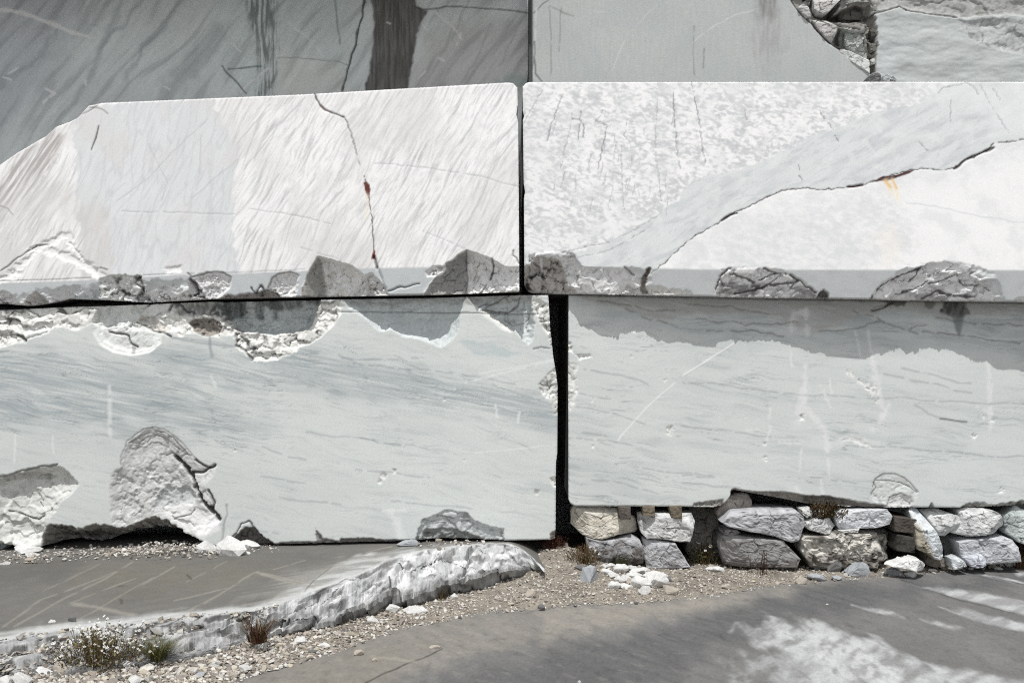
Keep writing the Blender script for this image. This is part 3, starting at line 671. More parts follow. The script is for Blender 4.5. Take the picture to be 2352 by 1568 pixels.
def paint_ll(F):
    U, V = F.U, F.V; s = F.seed
    reg = np.zeros(U.shape, f4)
    for a, w in [([(-60, 850), (200, 870), (500, 950)], 70), ([(-60, 930), (250, 960), (520, 985)], 60), ([(560, 790), (760, 830), (1000, 890), (1280, 960)], 46), ([(300, 800), (500, 860), (760, 900)], 40)]:
        reg = np.maximum(reg, np.exp(-(seg_d(U, V, a) / w) ** 2))
    reg = np.clip(np.maximum(reg, .22) + .2 * fbm(U / 160, V / 90, 3, s + 90), .1, 1)
    marble_low(F, 10, s, 1.2, reg)
    for pts in [[(-440, 850), (0, 812), (120, 815), (330, 870), (520, 935), (640, 985), (500, 990), (300, 960), (120, 985), (-440, 1000)], [(540, 775), (700, 800), (900, 850), (1100, 880), (1280, 935), (1280, 975), (1080, 935), (860, 915), (680, 870), (560, 815)], [(300, 800), (460, 815), (620, 880), (560, 900), (400, 850)]]:
        F.poly(pts, alb(174, 182, 184, E_LOW), .52, 34, 22, 60, .9, (230, 17), 11)
        F.poly(pts, alb(148, 157, 161, E_LOW), .5, 30, 22, 60, .97, (150, 6), 10)
    dv = alb(150, 157, 161, E_LOW)
    for a in [[(780, 815), (830, 835), (900, 845), (1050, 858), (1180, 880)], [(784, 823), (870, 826), (960, 824)], [(820, 1005), (870, 1016), (940, 1020), (1000, 1033)], [(1000, 905), (1100, 925), (1200, 950)], [(600, 1095), (700, 1110)], [(1130, 880), (1200, 905), (1270, 930)], [(820, 1080), (900, 1085), (985, 1096)], [(700, 990), (860, 1010)], [(600, 1030), (700, 1055)], [(440, 985), (500, 990)], [(640, 1140), (780, 1160)], [(900, 1150), (1080, 1170)], [(560, 1210), (640, 1225)], [(380, 774), (480, 782), (560, 796)]]:
        F.line(a, 3.4, dv, .5, 5, gaps=.25, soft=1, js=80)
    F.poly(Z(920, 560, [(830, 1240), (1000, 1230), (1200, 1270), (1400, 1350), (1600, 1390), (1450, 1440), (1200, 1450), (980, 1390), (880, 1320)], 5.334), alb(184, 194, 196, E_LOW), .75, 4, 6, 24, .5, (60, 14), 18)
    # scuffs, drips and scratches
    sc = alb(226, 229, 227, E_LOW)
    for a, w in [(Z(800, 530, [(860, 1075), (980, 1045), (1120, 1010), (1450, 925)]), 4), (Z(800, 530, [(950, 1012), (1200, 970), (1450, 922)]), 2.5), ([(252, 888), (252, 930), (253, 1000)], 8), ([(35, 1000), (33, 1060)], 4), ([(485, 862), (496, 888)], 5), ([(1138, 930), (1141, 958)], 4), ([(1193, 945), (1191, 970)], 5), ([(900, 1175), (912, 1195), (918, 1235)], 18), ([(880, 1172), (930, 1172)], 6), ([(120, 1000), (122, 1040)], 3), ([(1090, 1040), (1280, 1020)], 1.8)]:
        F.line(a, w, sc, .6, 2, gaps=.12, soft=.9)
    for x, y, r_ in [(872, 1105, 6), (880, 1092, 9), (906, 1082, 6), (1020, 918, 4), (540, 1032, 4), (1232, 1130, 7), (1068, 1056, 3)]:
        F.chip([(x - r_, y), (x - r_ * .3, y - r_), (x + r_, y - r_ * .6), (x + r_ * .5, y + r_), (x - r_ * .5, y + r_ * .9)], .013, 3, .013, 5, 4, 8, alb(215, 216, 213, E_LOW), 1, None, alb(110, 110, 108, E_LOW), .3)
    fr, dk, br = alb(228, 228, 224, E_LOW), alb(80, 80, 78, E_LOW), alb(150, 145, 138, E_LOW)
    # smashed upper edge on the left
    top = [(-80, 690), (-80, 800), (0, 792), (40, 778), (90, 765), (140, 752), (180, 760), (212, 745), (250, 770), (300, 762), (380, 760), (420, 776), (450, 762), (500, 776), (530, 770), (560, 790), (575, 740), (560, 690)]
    F.chip(top, .045, 26, .046, 44, 7, 26, fr, .9, (90, 690, 790, 1.5, .35), alb(186, 184, 178, E_LOW), .45, fx=1.7, ft=.75)
    F.chip(Z(0, 560, [(-60, 1350), (-60, 1130), (150, 1120), (280, 1230), (560, 1120), (740, 980), (760, 1000), (700, 1060), (560, 1160), (300, 1260), (120, 1300)], 5.334), .02, 5, .02, 13, 3, 14, fr, .9, None, alb(120, 118, 114, E_LOW), .35)
    F.line(Z(0, 560, [(200, 1180), (270, 1200), (300, 1235)], 5.334), 7, alb(60, 60, 58, E_LOW), .85, 3, .03)
    B = [(210, 735), (212, 762), (228, 790), (258, 808), (300, 817), (345, 810), (371, 788), (374, 768), (405, 752), (330, 700), (230, 700)]
    F.chip(B, .018, 2.5, .004, 24, 1.5, 20, alb(222, 224, 221, E_LOW), .8)
    F.chip([(222, 738), (226, 764), (238, 785), (264, 800), (300, 808), (342, 802), (364, 784), (368, 766), (330, 705), (236, 705)], .02, 3, .006, 24, 2, 14, alb(214, 217, 215, E_LOW), .8, None, alb(190, 190, 186, E_LOW), .4)
    F.line(Z(0, 560, [(1320, 1130), (1400, 1150), (1480, 1165), (1550, 1190), (1560, 1240), (1600, 1290), (1680, 1310)], 5.334), 4, alb(84, 82, 80, E_LOW), .85, 3, .02)
    F.poly(Z(0, 560, [(1600, 1300), (1665, 1310), (1650, 1420), (1600, 1410)], 5.334), alb(150, 149, 146, E_LOW), .8, 2, 3)
    F.chip(Z(0, 560, [(1640, 1010), (1680, 920), (1850, 960), (2000, 1040), (2090, 1110), (1990, 1150), (1830, 1120)], 5.334), .02, 4, .008, 30, 2, 14, alb(205, 202, 196, E_LOW), .9, None, alb(140, 136, 130, E_LOW), .5)
    F.line(Z(0, 560, [(1640, 1015), (1740, 1060), (1850, 1120), (1990, 1145), (2091, 1200)], 5.334), 3, alb(90, 88, 86, E_LOW), .9, 2, .015)
    F.line(Z(400, 560, [(0, 1210), (200, 1240), (500, 1290), (800, 1310)], 5.334), 4, alb(150, 156, 158, E_LOW), .6, 3, soft=1)
    F.line(Z(400, 560, [(480, 1210), (490, 1320), (505, 1440)], 5.334), 6, alb(140, 146, 148, E_LOW), .7, 2, soft=1)
    # brown knob and the scoops along the upper edge
    F.chip(Z(400, 560, [(200, 1020), (260, 980), (430, 960), (600, 1010), (640, 1080), (600, 1150), (470, 1200), (380, 1190), (280, 1130)], 5.334), .045, 3, .03, 15, 2, 12, br, 1, None, alb(88, 84, 78, E_LOW), .6, terr=.012)
    D = Z(400, 560, [(570, 900), (620, 1000), (700, 1060), (760, 1180), (800, 1320), (900, 1400), (970, 1480), (1060, 1500), (1250, 1495), (1380, 1450), (1500, 1400), (1580, 1330), (1700, 1290), (1850, 1200), (2000, 1060), (2100, 900), (2100, 740), (1950, 740), (1840, 760), (1700, 690), (570, 690)], 5.334)
    F.chip(D, .028, 7, .042, 24, 4, 14, fr, .95, None, alb(150, 150, 148, E_LOW), .4, fx=2.4)
    F.line(Z(400, 560, [(700, 970), (790, 1090), (870, 1140)], 5.334), 4, dk, .9, 3, .02)
    F.line(Z(400, 560, [(790, 1180), (820, 1300), (930, 1390), (980, 1490)], 5.334), 4.5, dk, .85, 4, .02)
    F.line(Z(400, 560, [(860, 1200), (930, 1240), (950, 1340), (1050, 1340)], 5.334), 5, alb(100, 104, 104, E_LOW), .8, 5, .02)
    F.chip(Z(400, 560, [(480, 690), (590, 890), (680, 960), (760, 1080), (900, 1140), (1100, 1170), (1280, 1190), (1480, 1150), (1620, 1130), (1700, 1110), (1760, 950), (1830, 760), (1860, 690)], 5.334), .15, 9, .012, 60, 3, 30, alb(196, 202, 202, E_LOW), 1, None, alb(180, 184, 182, E_LOW), .4, ft=.3)
    notch_top = [(784, 680), (800, 708), (821, 719), (844, 736), (861, 753), (874, 763), (899, 756), (924, 773), (964, 779), (991, 789), (1014, 798), (1031, 786), (1044, 776), (1054, 753), (1059, 720), (1064, 694), (1072, 680)]
    F.chip(notch_top, .115, 30, .008, 70, 2.0, 10, alb(196, 203, 204, E_LOW), 1, None, alb(178, 182, 180, E_LOW), .3, ft=.3)
    F.chip(Z(920, 560, [(900, 690), (960, 770), (1060, 850), (1160, 930), (1300, 1040), (1420, 1120), (1500, 1130), (1600, 1240), (1670, 1290), (1720, 1230), (1745, 1050), (1720, 860), (1690, 690)], 5.334), .11, 16, .02, 34, 2.5, 8, alb(194, 200, 200, E_LOW), 1, None, alb(150, 150, 146, E_LOW), .35)
    F.line(Z(920, 560, [(1060, 850), (1160, 930), (1300, 1040), (1430, 1130)], 5.334), 9, fr, .8, 4, .006)
    F.line([(784, 716), (880, 716), (1000, 718), (1090, 719), (1240, 722)], 2.2, alb(110, 112, 112, E_LOW), .8, 1.2, .006)
    F.line(Z(920, 560, [(1060, 850), (1150, 800), (1300, 770), (1420, 700)], 5.334), 3, alb(96, 96, 94, E_LOW), .8, 4, .012)
    F.line(Z(920, 560, [(1080, 870), (1230, 890), (1400, 910), (1530, 830), (1560, 700)], 5.334), 3, alb(96, 96, 94, E_LOW), .8, 3, .012)
    F.line(Z(920, 560, [(1390, 900), (1370, 1000), (1480, 1060), (1600, 1040), (1690, 960)], 5.334), 2, alb(120, 122, 122, E_LOW), .7, 3, .006)
    # dark tongues under the joint
    for x0, x1, y0_, y1 in [(400, 500, 695, 728), (500, 545, 695, 735), (532, 556, 700, 735), (575, 600, 702, 737), (612, 632, 702, 738), (590, 690, 688, 712), (0, 60, 712, 726), (690, 760, 684, 700)]:
        F.poly([(x0, y0_ - 20), (x1, y0_ - 20), (x1 - 3, y1 - 6), ((x0 + x1) / 2, y1), (x0 + 4, y1 - 8)], alb(70, 72, 72, E_LOW), .75, 5, 6, 14, .4, (9, 30))
    F.poly([(784, 676), (1240, 670), (1240, 690), (1080, 700), (960, 698), (860, 706), (784, 700)], alb(120, 116, 110, E_LOW), .6, 5, 8, 20, .6, (30, 10), 10)
    # broken stones at the right upper end
    F.chip([(1222, 690), (1240, 688), (1262, 700), (1264, 740), (1240, 742), (1226, 712)], .02, 3, .03, 14, 2, 9, fr, .9)
    F.chip([(1236, 735), (1275, 730), (1280, 800), (1262, 796), (1258, 770), (1246, 752)], .02, 2.5, .045, 11, 2, 9, fr, .9, None, alb(150, 148, 142, E_LOW), .5)
    F.line([(1226, 801), (1244, 796), (1262, 800), (1276, 793)], 2, alb(110, 112, 112, E_LOW), .8, 2, .006)
    F.chip(Z(800, 530, [(1500, 940), (1440, 1000), (1350, 1090), (1400, 1180), (1450, 1200), (1460, 1300), (1520, 1300)]), .03, 9, .022, 20, 4, 14, alb(212, 213, 210, E_LOW), 1, None, alb(120, 118, 114, E_LOW), .4)
    F.chip([(1262, 1098), (1285, 1090), (1285, 1120), (1270, 1118)], .02, 3, .02, 8, 2, 8, fr, 1)
    F.chip([(1262, 1225), (1285, 1210), (1285, 1245), (1265, 1245)], .03, 4, .02, 8, 2, 8, br, 1)
    # scoop at the left
    F.chip(Z(0, 980, [(-80, 620), (0, 575), (150, 540), (300, 505), (420, 470), (560, 455), (660, 520), (740, 590), (770, 660), (680, 760), (600, 830), (520, 940), (460, 1040), (480, 1130), (400, 1300), (-80, 1300)], 4.2857), .10, 18, .030, 44, 5, 20, alb(206, 207, 204, E_LOW), 1, (63, 1000, 1250, 1.25, .45), alb(138, 136, 132, E_LOW), .35, ft=.7, fx=1.5, crev=.12)
    F.line(Z(0, 980, [(0, 575), (150, 540), (300, 495), (430, 470), (560, 455)], 4.2857), 3, alb(96, 94, 92, E_LOW), .8, 3, .01)
    F.chip(Z(0, 980, [(0, 560), (140, 550), (300, 520), (480, 560), (540, 580), (440, 630), (260, 600), (0, 640)], 4.2857), .03, 4, .02, 16, 3, 14, alb(180, 179, 176, E_LOW), .7)
    F.line(Z(0, 980, [(60, 930), (200, 960), (350, 1000), (420, 960)], 4.2857), 3.4, alb(110, 108, 104, E_LOW), .8, 3, .02)
    # big shell-shaped scoop
    big = Z(0, 980, [(1180, 480), (1185, 380), (1250, 220), (1410, 100), (1500, 85), (1620, 105), (1780, 220), (1930, 400), (2060, 470), (2130, 490), (2100, 560), (2010, 660), (2080, 760), (2110, 850), (2150, 960), (2170, 1020), (2000, 1160), (1940, 1300), (1200, 1300), (1100, 1080), (1080, 900), (1070, 650), (1120, 520)], 4.2857)
    F.chip(big, .032, 40, .012, 40, 2.5, 26, alb(205, 207, 205, E_LOW), 1, (90, 980, 1250, .9, 1.5), None, .35, ft=.5)
    for q in [[(1190, 480), (1210, 380), (1260, 240), (1420, 122), (1510, 105), (1610, 125), (1700, 190), (1780, 270), (1900, 420), (1990, 520), (1950, 640), (1960, 760), (2140, 960), (1940, 1300), (1200, 1300), (1110, 900), (1090, 650)],
              [(1200, 470), (1290, 240), (1440, 140), (1530, 132), (1620, 160), (1720, 250), (1850, 400), (1900, 520), (1910, 640), (1940, 760), (2100, 960), (1900, 1300), (1230, 1300), (1120, 900), (1110, 650)],
              [(1230, 450), (1340, 250), (1450, 170), (1540, 165), (1640, 215), (1740, 320), (1850, 480), (1880, 620), (1920, 760), (2050, 960), (1900, 1300), (1250, 1300), (1140, 900), (1140, 650)],
              [(1260, 440), (1330, 270), (1420, 290), (1460, 245), (1550, 240), (1640, 290), (1720, 380), (1800, 470), (1860, 620), (1890, 760), (2000, 960), (1900, 1300), (1280, 1300), (1180, 900), (1180, 650)]]:
        F.chip(Z(0, 980, q, 4.2857), .0065, 2.2, .002, 30, 2.2, 16, None)
    for q in [[(1190, 470), (1190, 380), (1250, 225), (1410, 105), (1500, 88), (1620, 108), (1780, 225), (1930, 400)], [(1270, 240), (1420, 150), (1530, 125), (1630, 140), (1700, 190), (1780, 270), (1840, 350)], [(1260, 240), (1350, 240), (1450, 180), (1540, 160), (1640, 210), (1720, 280), (1830, 350)], [(1330, 270), (1420, 290), (1480, 245), (1550, 240), (1640, 290), (1740, 390), (1850, 510)]]:
        F.line(Z(0, 980, q, 4.2857), 1.7, alb(104, 102, 100, E_LOW), .62, 2, .004, 14, gaps=.15)
    F.chip(Z(0, 980, [(1100, 520), (1220, 490), (1460, 470), (1700, 460), (1850, 520), (1900, 640), (1930, 780), (1800, 860), (1560, 890), (1420, 960), (1380, 1080), (1100, 1040), (1070, 800)], 4.2857), .016, 30, .012, 22, 8, 18, alb(200, 201, 199, E_LOW), .5, None, alb(175, 178, 177, E_LOW), .4, ft=.5, crev=.15)
    F.chip(Z(0, 980, [(1560, 690), (1700, 680), (1880, 700), (1930, 800), (1700, 880), (1480, 890)], 4.2857), .02, 6, .008, 30, 3, 18, alb(176, 180, 180, E_LOW), .8)
    F.line(Z(0, 980, [(1720, 380), (1850, 520), (1900, 600), (1940, 720), (2000, 830), (2080, 900), (2150, 980)], 4.2857), 8, alb(64, 62, 60, E_LOW), .95, 4, .05, 12)
    F.line(Z(0, 980, [(1880, 540), (2000, 520), (2060, 490), (2110, 470)], 4.2857), 5, alb(64, 62, 60, E_LOW), .9, 3, .03)
    F.line(Z(0, 980, [(1930, 410), (2000, 460), (2060, 480)], 4.2857), 4, alb(70, 68, 66, E_LOW), .9, 2, .02)
    F.line(Z(0, 980, [(2050, 700), (2110, 830), (2090, 890)], 4.2857), 5, alb(90, 88, 85, E_LOW), .85, 3, .03)
    F.line(Z(0, 980, [(2230, 850), (2235, 960), (2200, 1050), (2190, 1230)], 4.2857), 4, alb(150, 152, 152, E_LOW), .7, 1.5, .006, soft=1)
    # bright bulge and ragged underside
    r = F.poly(Z(0, 980, [(1560, 900), (1900, 840), (2000, 930), (2150, 1010), (2170, 1100), (1960, 1170), (1700, 1060)], 4.2857), alb(232, 233, 231, E_LOW), .9, 4, 6)
    F.line(Z(0, 980, [(1700, 1000), (1860, 960), (1900, 910)], 4.2857), 2, alb(130, 130, 128, E_LOW), .8, 2, .008)
    F.chip(Z(0, 980, [(380, 1320), (400, 1150), (480, 1050), (640, 1045), (800, 1090), (900, 1040), (1100, 1060), (1220, 1080), (1400, 1010), (1480, 975), (1600, 1000), (1700, 1060), (1800, 1130), (1960, 1210), (2060, 1290), (2060, 1400), (380, 1400)], 4.2857), .28, 15, .06, 24, 6, 18, alb(150, 148, 144, E_LOW), 1, (90, 1195, 1260, .5, 1.5), alb(90, 86, 82, E_LOW), .6)
    F.chip(Z(0, 1070, [(1560, 620), (1620, 540), (1690, 480), (1760, 490), (1830, 560), (1900, 600), (1900, 640), (1560, 640)]), .09, 4, .03, 14, 3, 10, alb(110, 107, 104, E_LOW), 1, None, alb(66, 64, 62, E_LOW), .6)
    F.line(Z(0, 1070, [(1600, 560), (1660, 470), (1720, 440), (1790, 540)]), 3, alb(70, 68, 66, E_LOW), .8, 4, .012)
    F.chip(Z(0, 1070, [(1890, 650), (1900, 590), (2180, 580), (2170, 490), (2230, 560), (2352, 580), (2352, 650)]), .05, 6, .02, 20, 3, 14, alb(150, 150, 148, E_LOW), 1, None, alb(90, 88, 86, E_LOW), .5)
    F.chip(Z(800, 1070, [(-20, 620), (-10, 560), (200, 560), (320, 570), (500, 570), (500, 620)]), .05, 6, .02, 20, 3, 14, alb(130, 128, 126, E_LOW), 1)
    F.chip(Z(800, 1070, [(500, 600), (530, 490), (560, 430), (650, 400), (710, 360), (780, 365), (860, 380), (920, 440), (1040, 480), (1120, 495), (1125, 600)]), .03, 4, .02, 26, 3, 12, alb(190, 194, 194, E_LOW), 1, (90, 1165, 1240, .5, 1.6), alb(110, 112, 112, E_LOW), .6, terr=.018, fx=2.2)
    F.chip(Z(800, 1070, [(540, 600), (570, 500), (720, 490), (860, 520), (980, 570), (1040, 600)]), .03, 4, .02, 18, 3, 12, alb(130, 132, 130, E_LOW), .8)
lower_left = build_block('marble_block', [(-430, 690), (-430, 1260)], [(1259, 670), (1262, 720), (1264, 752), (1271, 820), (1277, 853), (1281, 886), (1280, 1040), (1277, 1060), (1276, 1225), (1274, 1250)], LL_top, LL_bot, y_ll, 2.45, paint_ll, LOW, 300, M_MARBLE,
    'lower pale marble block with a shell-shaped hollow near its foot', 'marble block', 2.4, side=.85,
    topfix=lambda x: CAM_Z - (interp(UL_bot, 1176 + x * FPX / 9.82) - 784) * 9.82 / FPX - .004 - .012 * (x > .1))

# ---- lower right block
LR_top = [(1290, 677), (1700, 685), (2440, 697)]
LR_bot = [(1290, 1140), (1306, 1146), (1310, 1156), (1320, 1162), (1500, 1163), (1640, 1164), (1660, 1160), (1672, 1147), (1684, 1130), (1690, 1127), (1760, 1140), (1850, 1156), (1950, 1163), (2040, 1166), (2100, 1165), (2200, 1166), (2290, 1164), (2352, 1160), (2440, 1158)]
def y_lr(u, v):
    return 0.0 * u
def paint_lr(F):
    U, V = F.U, F.V; s = F.seed
    reg = np.clip(.38 + .6 * fbm(U / 260, V / 90, 3, s + 2), .12, 1)
    reg = np.maximum(reg, np.exp(-((V - 730) / 60) ** 2) * sst(1380, 1600, U))
    marble_low(F, 7, s, .95, reg)
    dv = alb(148, 152, 154, E_LOW)
    for a in [[(1568, 877), (1680, 885), (1800, 905), (1950, 912), (2080, 914), (2230, 926), (2352, 930)], [(1568, 980), (1700, 996), (1780, 1000)], [(1940, 1020), (2100, 1030), (2230, 1042), (2352, 1050)], [(2098, 930), (2130, 952), (2170, 962), (2220, 968)], [(1310, 930), (1400, 945), (1480, 975)], [(1310, 1010), (1400, 1010), (1452, 1022)], [(1340, 850), (1420, 860), (1490, 880)], [(1568, 1092), (1640, 1100)], [(1568, 1108), (1700, 1120)], [(1860, 1095), (1980, 1112)], [(2030, 860), (2150, 882), (2230, 900)], [(2070, 845), (2230, 880)], [(1330, 905), (1400, 915)], [(1360, 1100), (1440, 1112), (1510, 1133)], [(1460, 1072), (1560, 1085), (1640, 1095)], [(1340, 990), (1380, 995)]]:
        F.line(a, 3.2, dv, .5, 5, gaps=.25, soft=1, js=80)
    F.line([(2160, 961), (2200, 966), (2220, 969)], 3, alb(104, 108, 110, E_LOW), .8, 1.5)
    F.poly([(1330, 660), (2440, 680), (2440, 830), (2250, 790), (2060, 800), (1900, 790), (1700, 770), (1500, 760), (1380, 740)], alb(170, 176, 178, E_LOW), .55, 26, 22, 60, .6, (140, 18), 6)
    # dark folded layer along the top
    F.poly([(1320, 670), (2440, 690), (2440, 705), (2180, 730), (2060, 712), (1960, 735), (1880, 762), (1840, 760), (1800, 735), (1700, 720), (1600, 720), (1520, 735), (1450, 715), (1380, 705)], alb(172, 170, 166, E_LOW), .75, 6, 10, 30, .5, (80, 14), 10)
    for a in [[(1370, 690), (1440, 700), (1500, 715), (1560, 712)], [(1440, 712), (1500, 738), (1530, 742)], [(1580, 700), (1680, 706), (1780, 722)], [(1880, 762), (1940, 758), (2020, 742), (2015, 730), (1960, 712)], [(2015, 730), (2060, 752), (2090, 760), (2110, 768)], [(2094, 758), (2110, 748), (2128, 744)], [(2000, 712), (2040, 700), (2060, 690)], [(1600, 735), (1720, 745), (1830, 742)], [(1620, 760), (1720, 758), (1800, 772)], [(2150, 730), (2250, 740), (2352, 748)], [(2120, 760), (2220, 770), (2352, 790)]]:
        F.line(a, 2.8, alb(122, 120, 116, E_LOW), .6, 5, .005, gaps=.2, js=40, soft=.9)
    # black seepage
    F.poly(Z(1600, 530, [(1780, 480), (1790, 560), (1770, 600), (1850, 620), (1900, 635), (1990, 600), (1950, 560), (1960, 480)]), alb(52, 52, 50, E_LOW), .92, 4, 5, 14, .25, (10, 26))
    F.poly(Z(1600, 530, [(1850, 610), (1945, 610), (1925, 700), (1905, 765), (1890, 740)]), alb(110, 114, 114, E_LOW), .75, 4, 2)
    F.poly(Z(1600, 530, [(1310, 490), (1560, 500), (1520, 545), (1470, 560), (1400, 535)]), alb(60, 58, 56, E_LOW), .8, 4, 6, 14)
    F.line(Z(1600, 530, [(1310, 585), (1390, 560), (1450, 530)]), 3, alb(70, 68, 66, E_LOW), .9, 3, .01)
    F.poly(Z(1600, 530, [(1650, 500), (1740, 500), (1730, 560), (1700, 570), (1670, 560)]), alb(90, 90, 88, E_LOW), .7, 4, 5)
    # scuffs and scratches
    sc = alb(232, 234, 232, E_LOW)
    F.line(Z(1600, 530, [(350, 810), (240, 880), (100, 970), (0, 1030)]), 2.4, alb(240, 240, 238, E_LOW), .85, .8, -.002)
    F.line([(1550, 878), (1490, 930), (1440, 985), (1420, 1010)], 2.6, alb(238, 238, 236, E_LOW), .8, .8)
    for a, w in [([(1815, 808), (1818, 842)], 6), ([(1850, 838), (1846, 862)], 8), ([(1843, 900), (1838, 945), (1835, 960)], 22), ([(1850, 870), (1848, 925)], 8), ([(1858, 945), (1876, 965), (1893, 985), (1902, 1030)], 13), ([(2005, 830), (2012, 870), (2020, 905), (2028, 950)], 13), ([(2040, 930), (2020, 970), (2005, 985)], 12), ([(1994, 760), (2004, 830)], 7), ([(1965, 760), (1978, 820)], 6), ([(1885, 885), (1908, 935)], 5), ([(1905, 870), (1910, 905)], 4), ([(2270, 830), (2274, 930), (2275, 985)], 9), ([(2245, 935), (2280, 950)], 5), ([(2282, 880), (2276, 910)], 3), ([(1712, 987), (1745, 988)], 4), ([(1770, 935), (1766, 958)], 6), ([(1818, 760), (1822, 720), (1850, 715)], 12), ([(1850, 710), (1856, 770)], 9), ([(2105, 815), (2103, 826)], 4), ([(1925, 1008), (1960, 1000), (1990, 1012)], 5), ([(1790, 1015), (1840, 1020)], 3), ([(1770, 980), (1762, 1010)], 5), ([(1840, 1030), (1838, 1080)], 5), ([(1900, 1030), (1905, 1100)], 5), ([(1830, 1120), (1838, 1135)], 10), ([(1885, 1100), (1890, 1135)], 6), ([(1615, 830), (1640, 824)], 4)]:
        F.line(a, w, sc, .5, 3, gaps=.2, soft=.9, js=9)
    for x, y, r_ in [(1538, 988, 12), (1362, 1025, 4), (1455, 760, 6), (1450, 818, 4), (1528, 872, 5), (1842, 957, 8), (2237, 1002, 7), (2258, 955, 5), (1714, 958, 4), (1756, 1018, 6), (2015, 920, 6), (1758, 1052, 6), (2300, 1125, 8), (1362, 916, 5), (2280, 965, 5), (1320, 848, 5)]:
        F.chip([(x - r_, y), (x - r_ * .3, y - r_), (x + r_, y - r_ * .6), (x + r_ * .5, y + r_), (x - r_ * .5, y + r_ * .9)], .009, 3, .012, 5, 5, 8, alb(222, 224, 221, E_LOW), .9, None, alb(120, 120, 118, E_LOW), .25)
    fr = alb(228, 229, 226, E_LOW)
    F.chip([(1938, 842), (1950, 846), (1966, 862), (1985, 874), (2010, 880), (2024, 890), (2016, 908), (2004, 912), (1996, 898), (1980, 888), (1962, 872), (1946, 860)], .005, 5, .009, 9, 6, 10, fr, .7, None, alb(170, 172, 170, E_LOW), .4)
    F.chip([(1925, 1015), (1950, 1003), (1975, 1005), (2000, 1022), (2012, 1030), (1985, 1026), (1955, 1012)], .006, 4, .008, 9, 4, 10, fr, .7)
    # left edge chips
    F.chip([(1296, 782), (1312, 786), (1320, 815), (1350, 812), (1362, 820), (1330, 826), (1312, 808), (1296, 805)], .02, 3, .02, 8, 3, 10, fr, .9)
    F.chip(Z(800, 530, [(1540, 930), (1590, 935), (1630, 945), (1640, 970), (1620, 1000), (1635, 1100), (1610, 1220), (1560, 1300), (1540, 1300)]), .014, 6, .012, 18, 3, 12, fr, .8, None, alb(176, 175, 171, E_LOW), .3)
    # shell-shaped hollow at the foot
    sh = Z(2000, 1120, [(200, 260), (260, 120), (290, 10), (420, -60), (560, -60), (700, 0), (800, 80), (880, 190), (840, 320), (830, 420), (420, 420)], 5.926)
    F.chip(sh, .009, 8, .008, 22, 3, 14, alb(212, 214, 212, E_LOW), .6, None, alb(196, 196, 192, E_LOW), .3, crev=.2)
    F.chip(Z(2000, 1120, [(420, 420), (500, 260), (620, 215), (800, 245), (840, 330), (830, 420)], 5.926), .022, 5, .012, 16, 2, 10, alb(220, 221, 219, E_LOW), .8)
    for a in [[(260, 120), (300, 10), (420, -55), (560, -55), (700, 0), (800, 90), (880, 190)], [(300, 30), (480, 35), (640, 60), (760, 120), (860, 190)], [(450, 390), (500, 260), (640, 210), (720, 240)], [(270, 50), (310, 120), (240, 220)]]:
        F.line(Z(2000, 1120, a, 5.926), 1.8, alb(110, 110, 108, E_LOW), .8, 1.5, .006)
    # chipped lower edge
    F.chip(Z(1600, 1070, [(330, 300), (330, 225), (360, 218), (480, 240), (700, 240), (850, 265), (1000, 270), (1200, 305), (1400, 335), (1400, 360), (900, 330), (500, 300)]), .10, 4, .02, 30, 2, 16, alb(150, 146, 140, E_LOW), 1, None, alb(90, 84, 78, E_LOW), .5)
    F.chip(Z(1600, 1070, [(60, 345), (80, 320), (200, 300), (280, 290), (300, 345)]), .03, 4, .02, 10, 3, 10, alb(150, 146, 140, E_LOW), .9, None, alb(80, 76, 72, E_LOW), .5)
    F.chip(Z(1600, 1070, [(1690, 355), (1715, 310), (1740, 355)]), .03, 3, .01, 8, 2, 8, alb(90, 88, 84, E_LOW), .8)
    F.chip(Z(1600, 1070, [(1900, 360), (1950, 320), (2060, 312), (2150, 330), (2352, 300), (2600, 290), (2600, 360)]), .06, 4, .04, 14, 4, 12, alb(170, 168, 162, E_LOW), 1, None, alb(70, 66, 62, E_LOW), .75)
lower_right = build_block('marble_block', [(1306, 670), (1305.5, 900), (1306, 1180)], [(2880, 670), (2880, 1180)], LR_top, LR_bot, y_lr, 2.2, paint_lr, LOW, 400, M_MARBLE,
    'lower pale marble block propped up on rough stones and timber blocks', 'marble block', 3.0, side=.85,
    topfix=lambda x: CAM_Z - (interp(UR_bot, 1176 + x * FPX / 9.78) - 784) * 9.78 / FPX - .005)

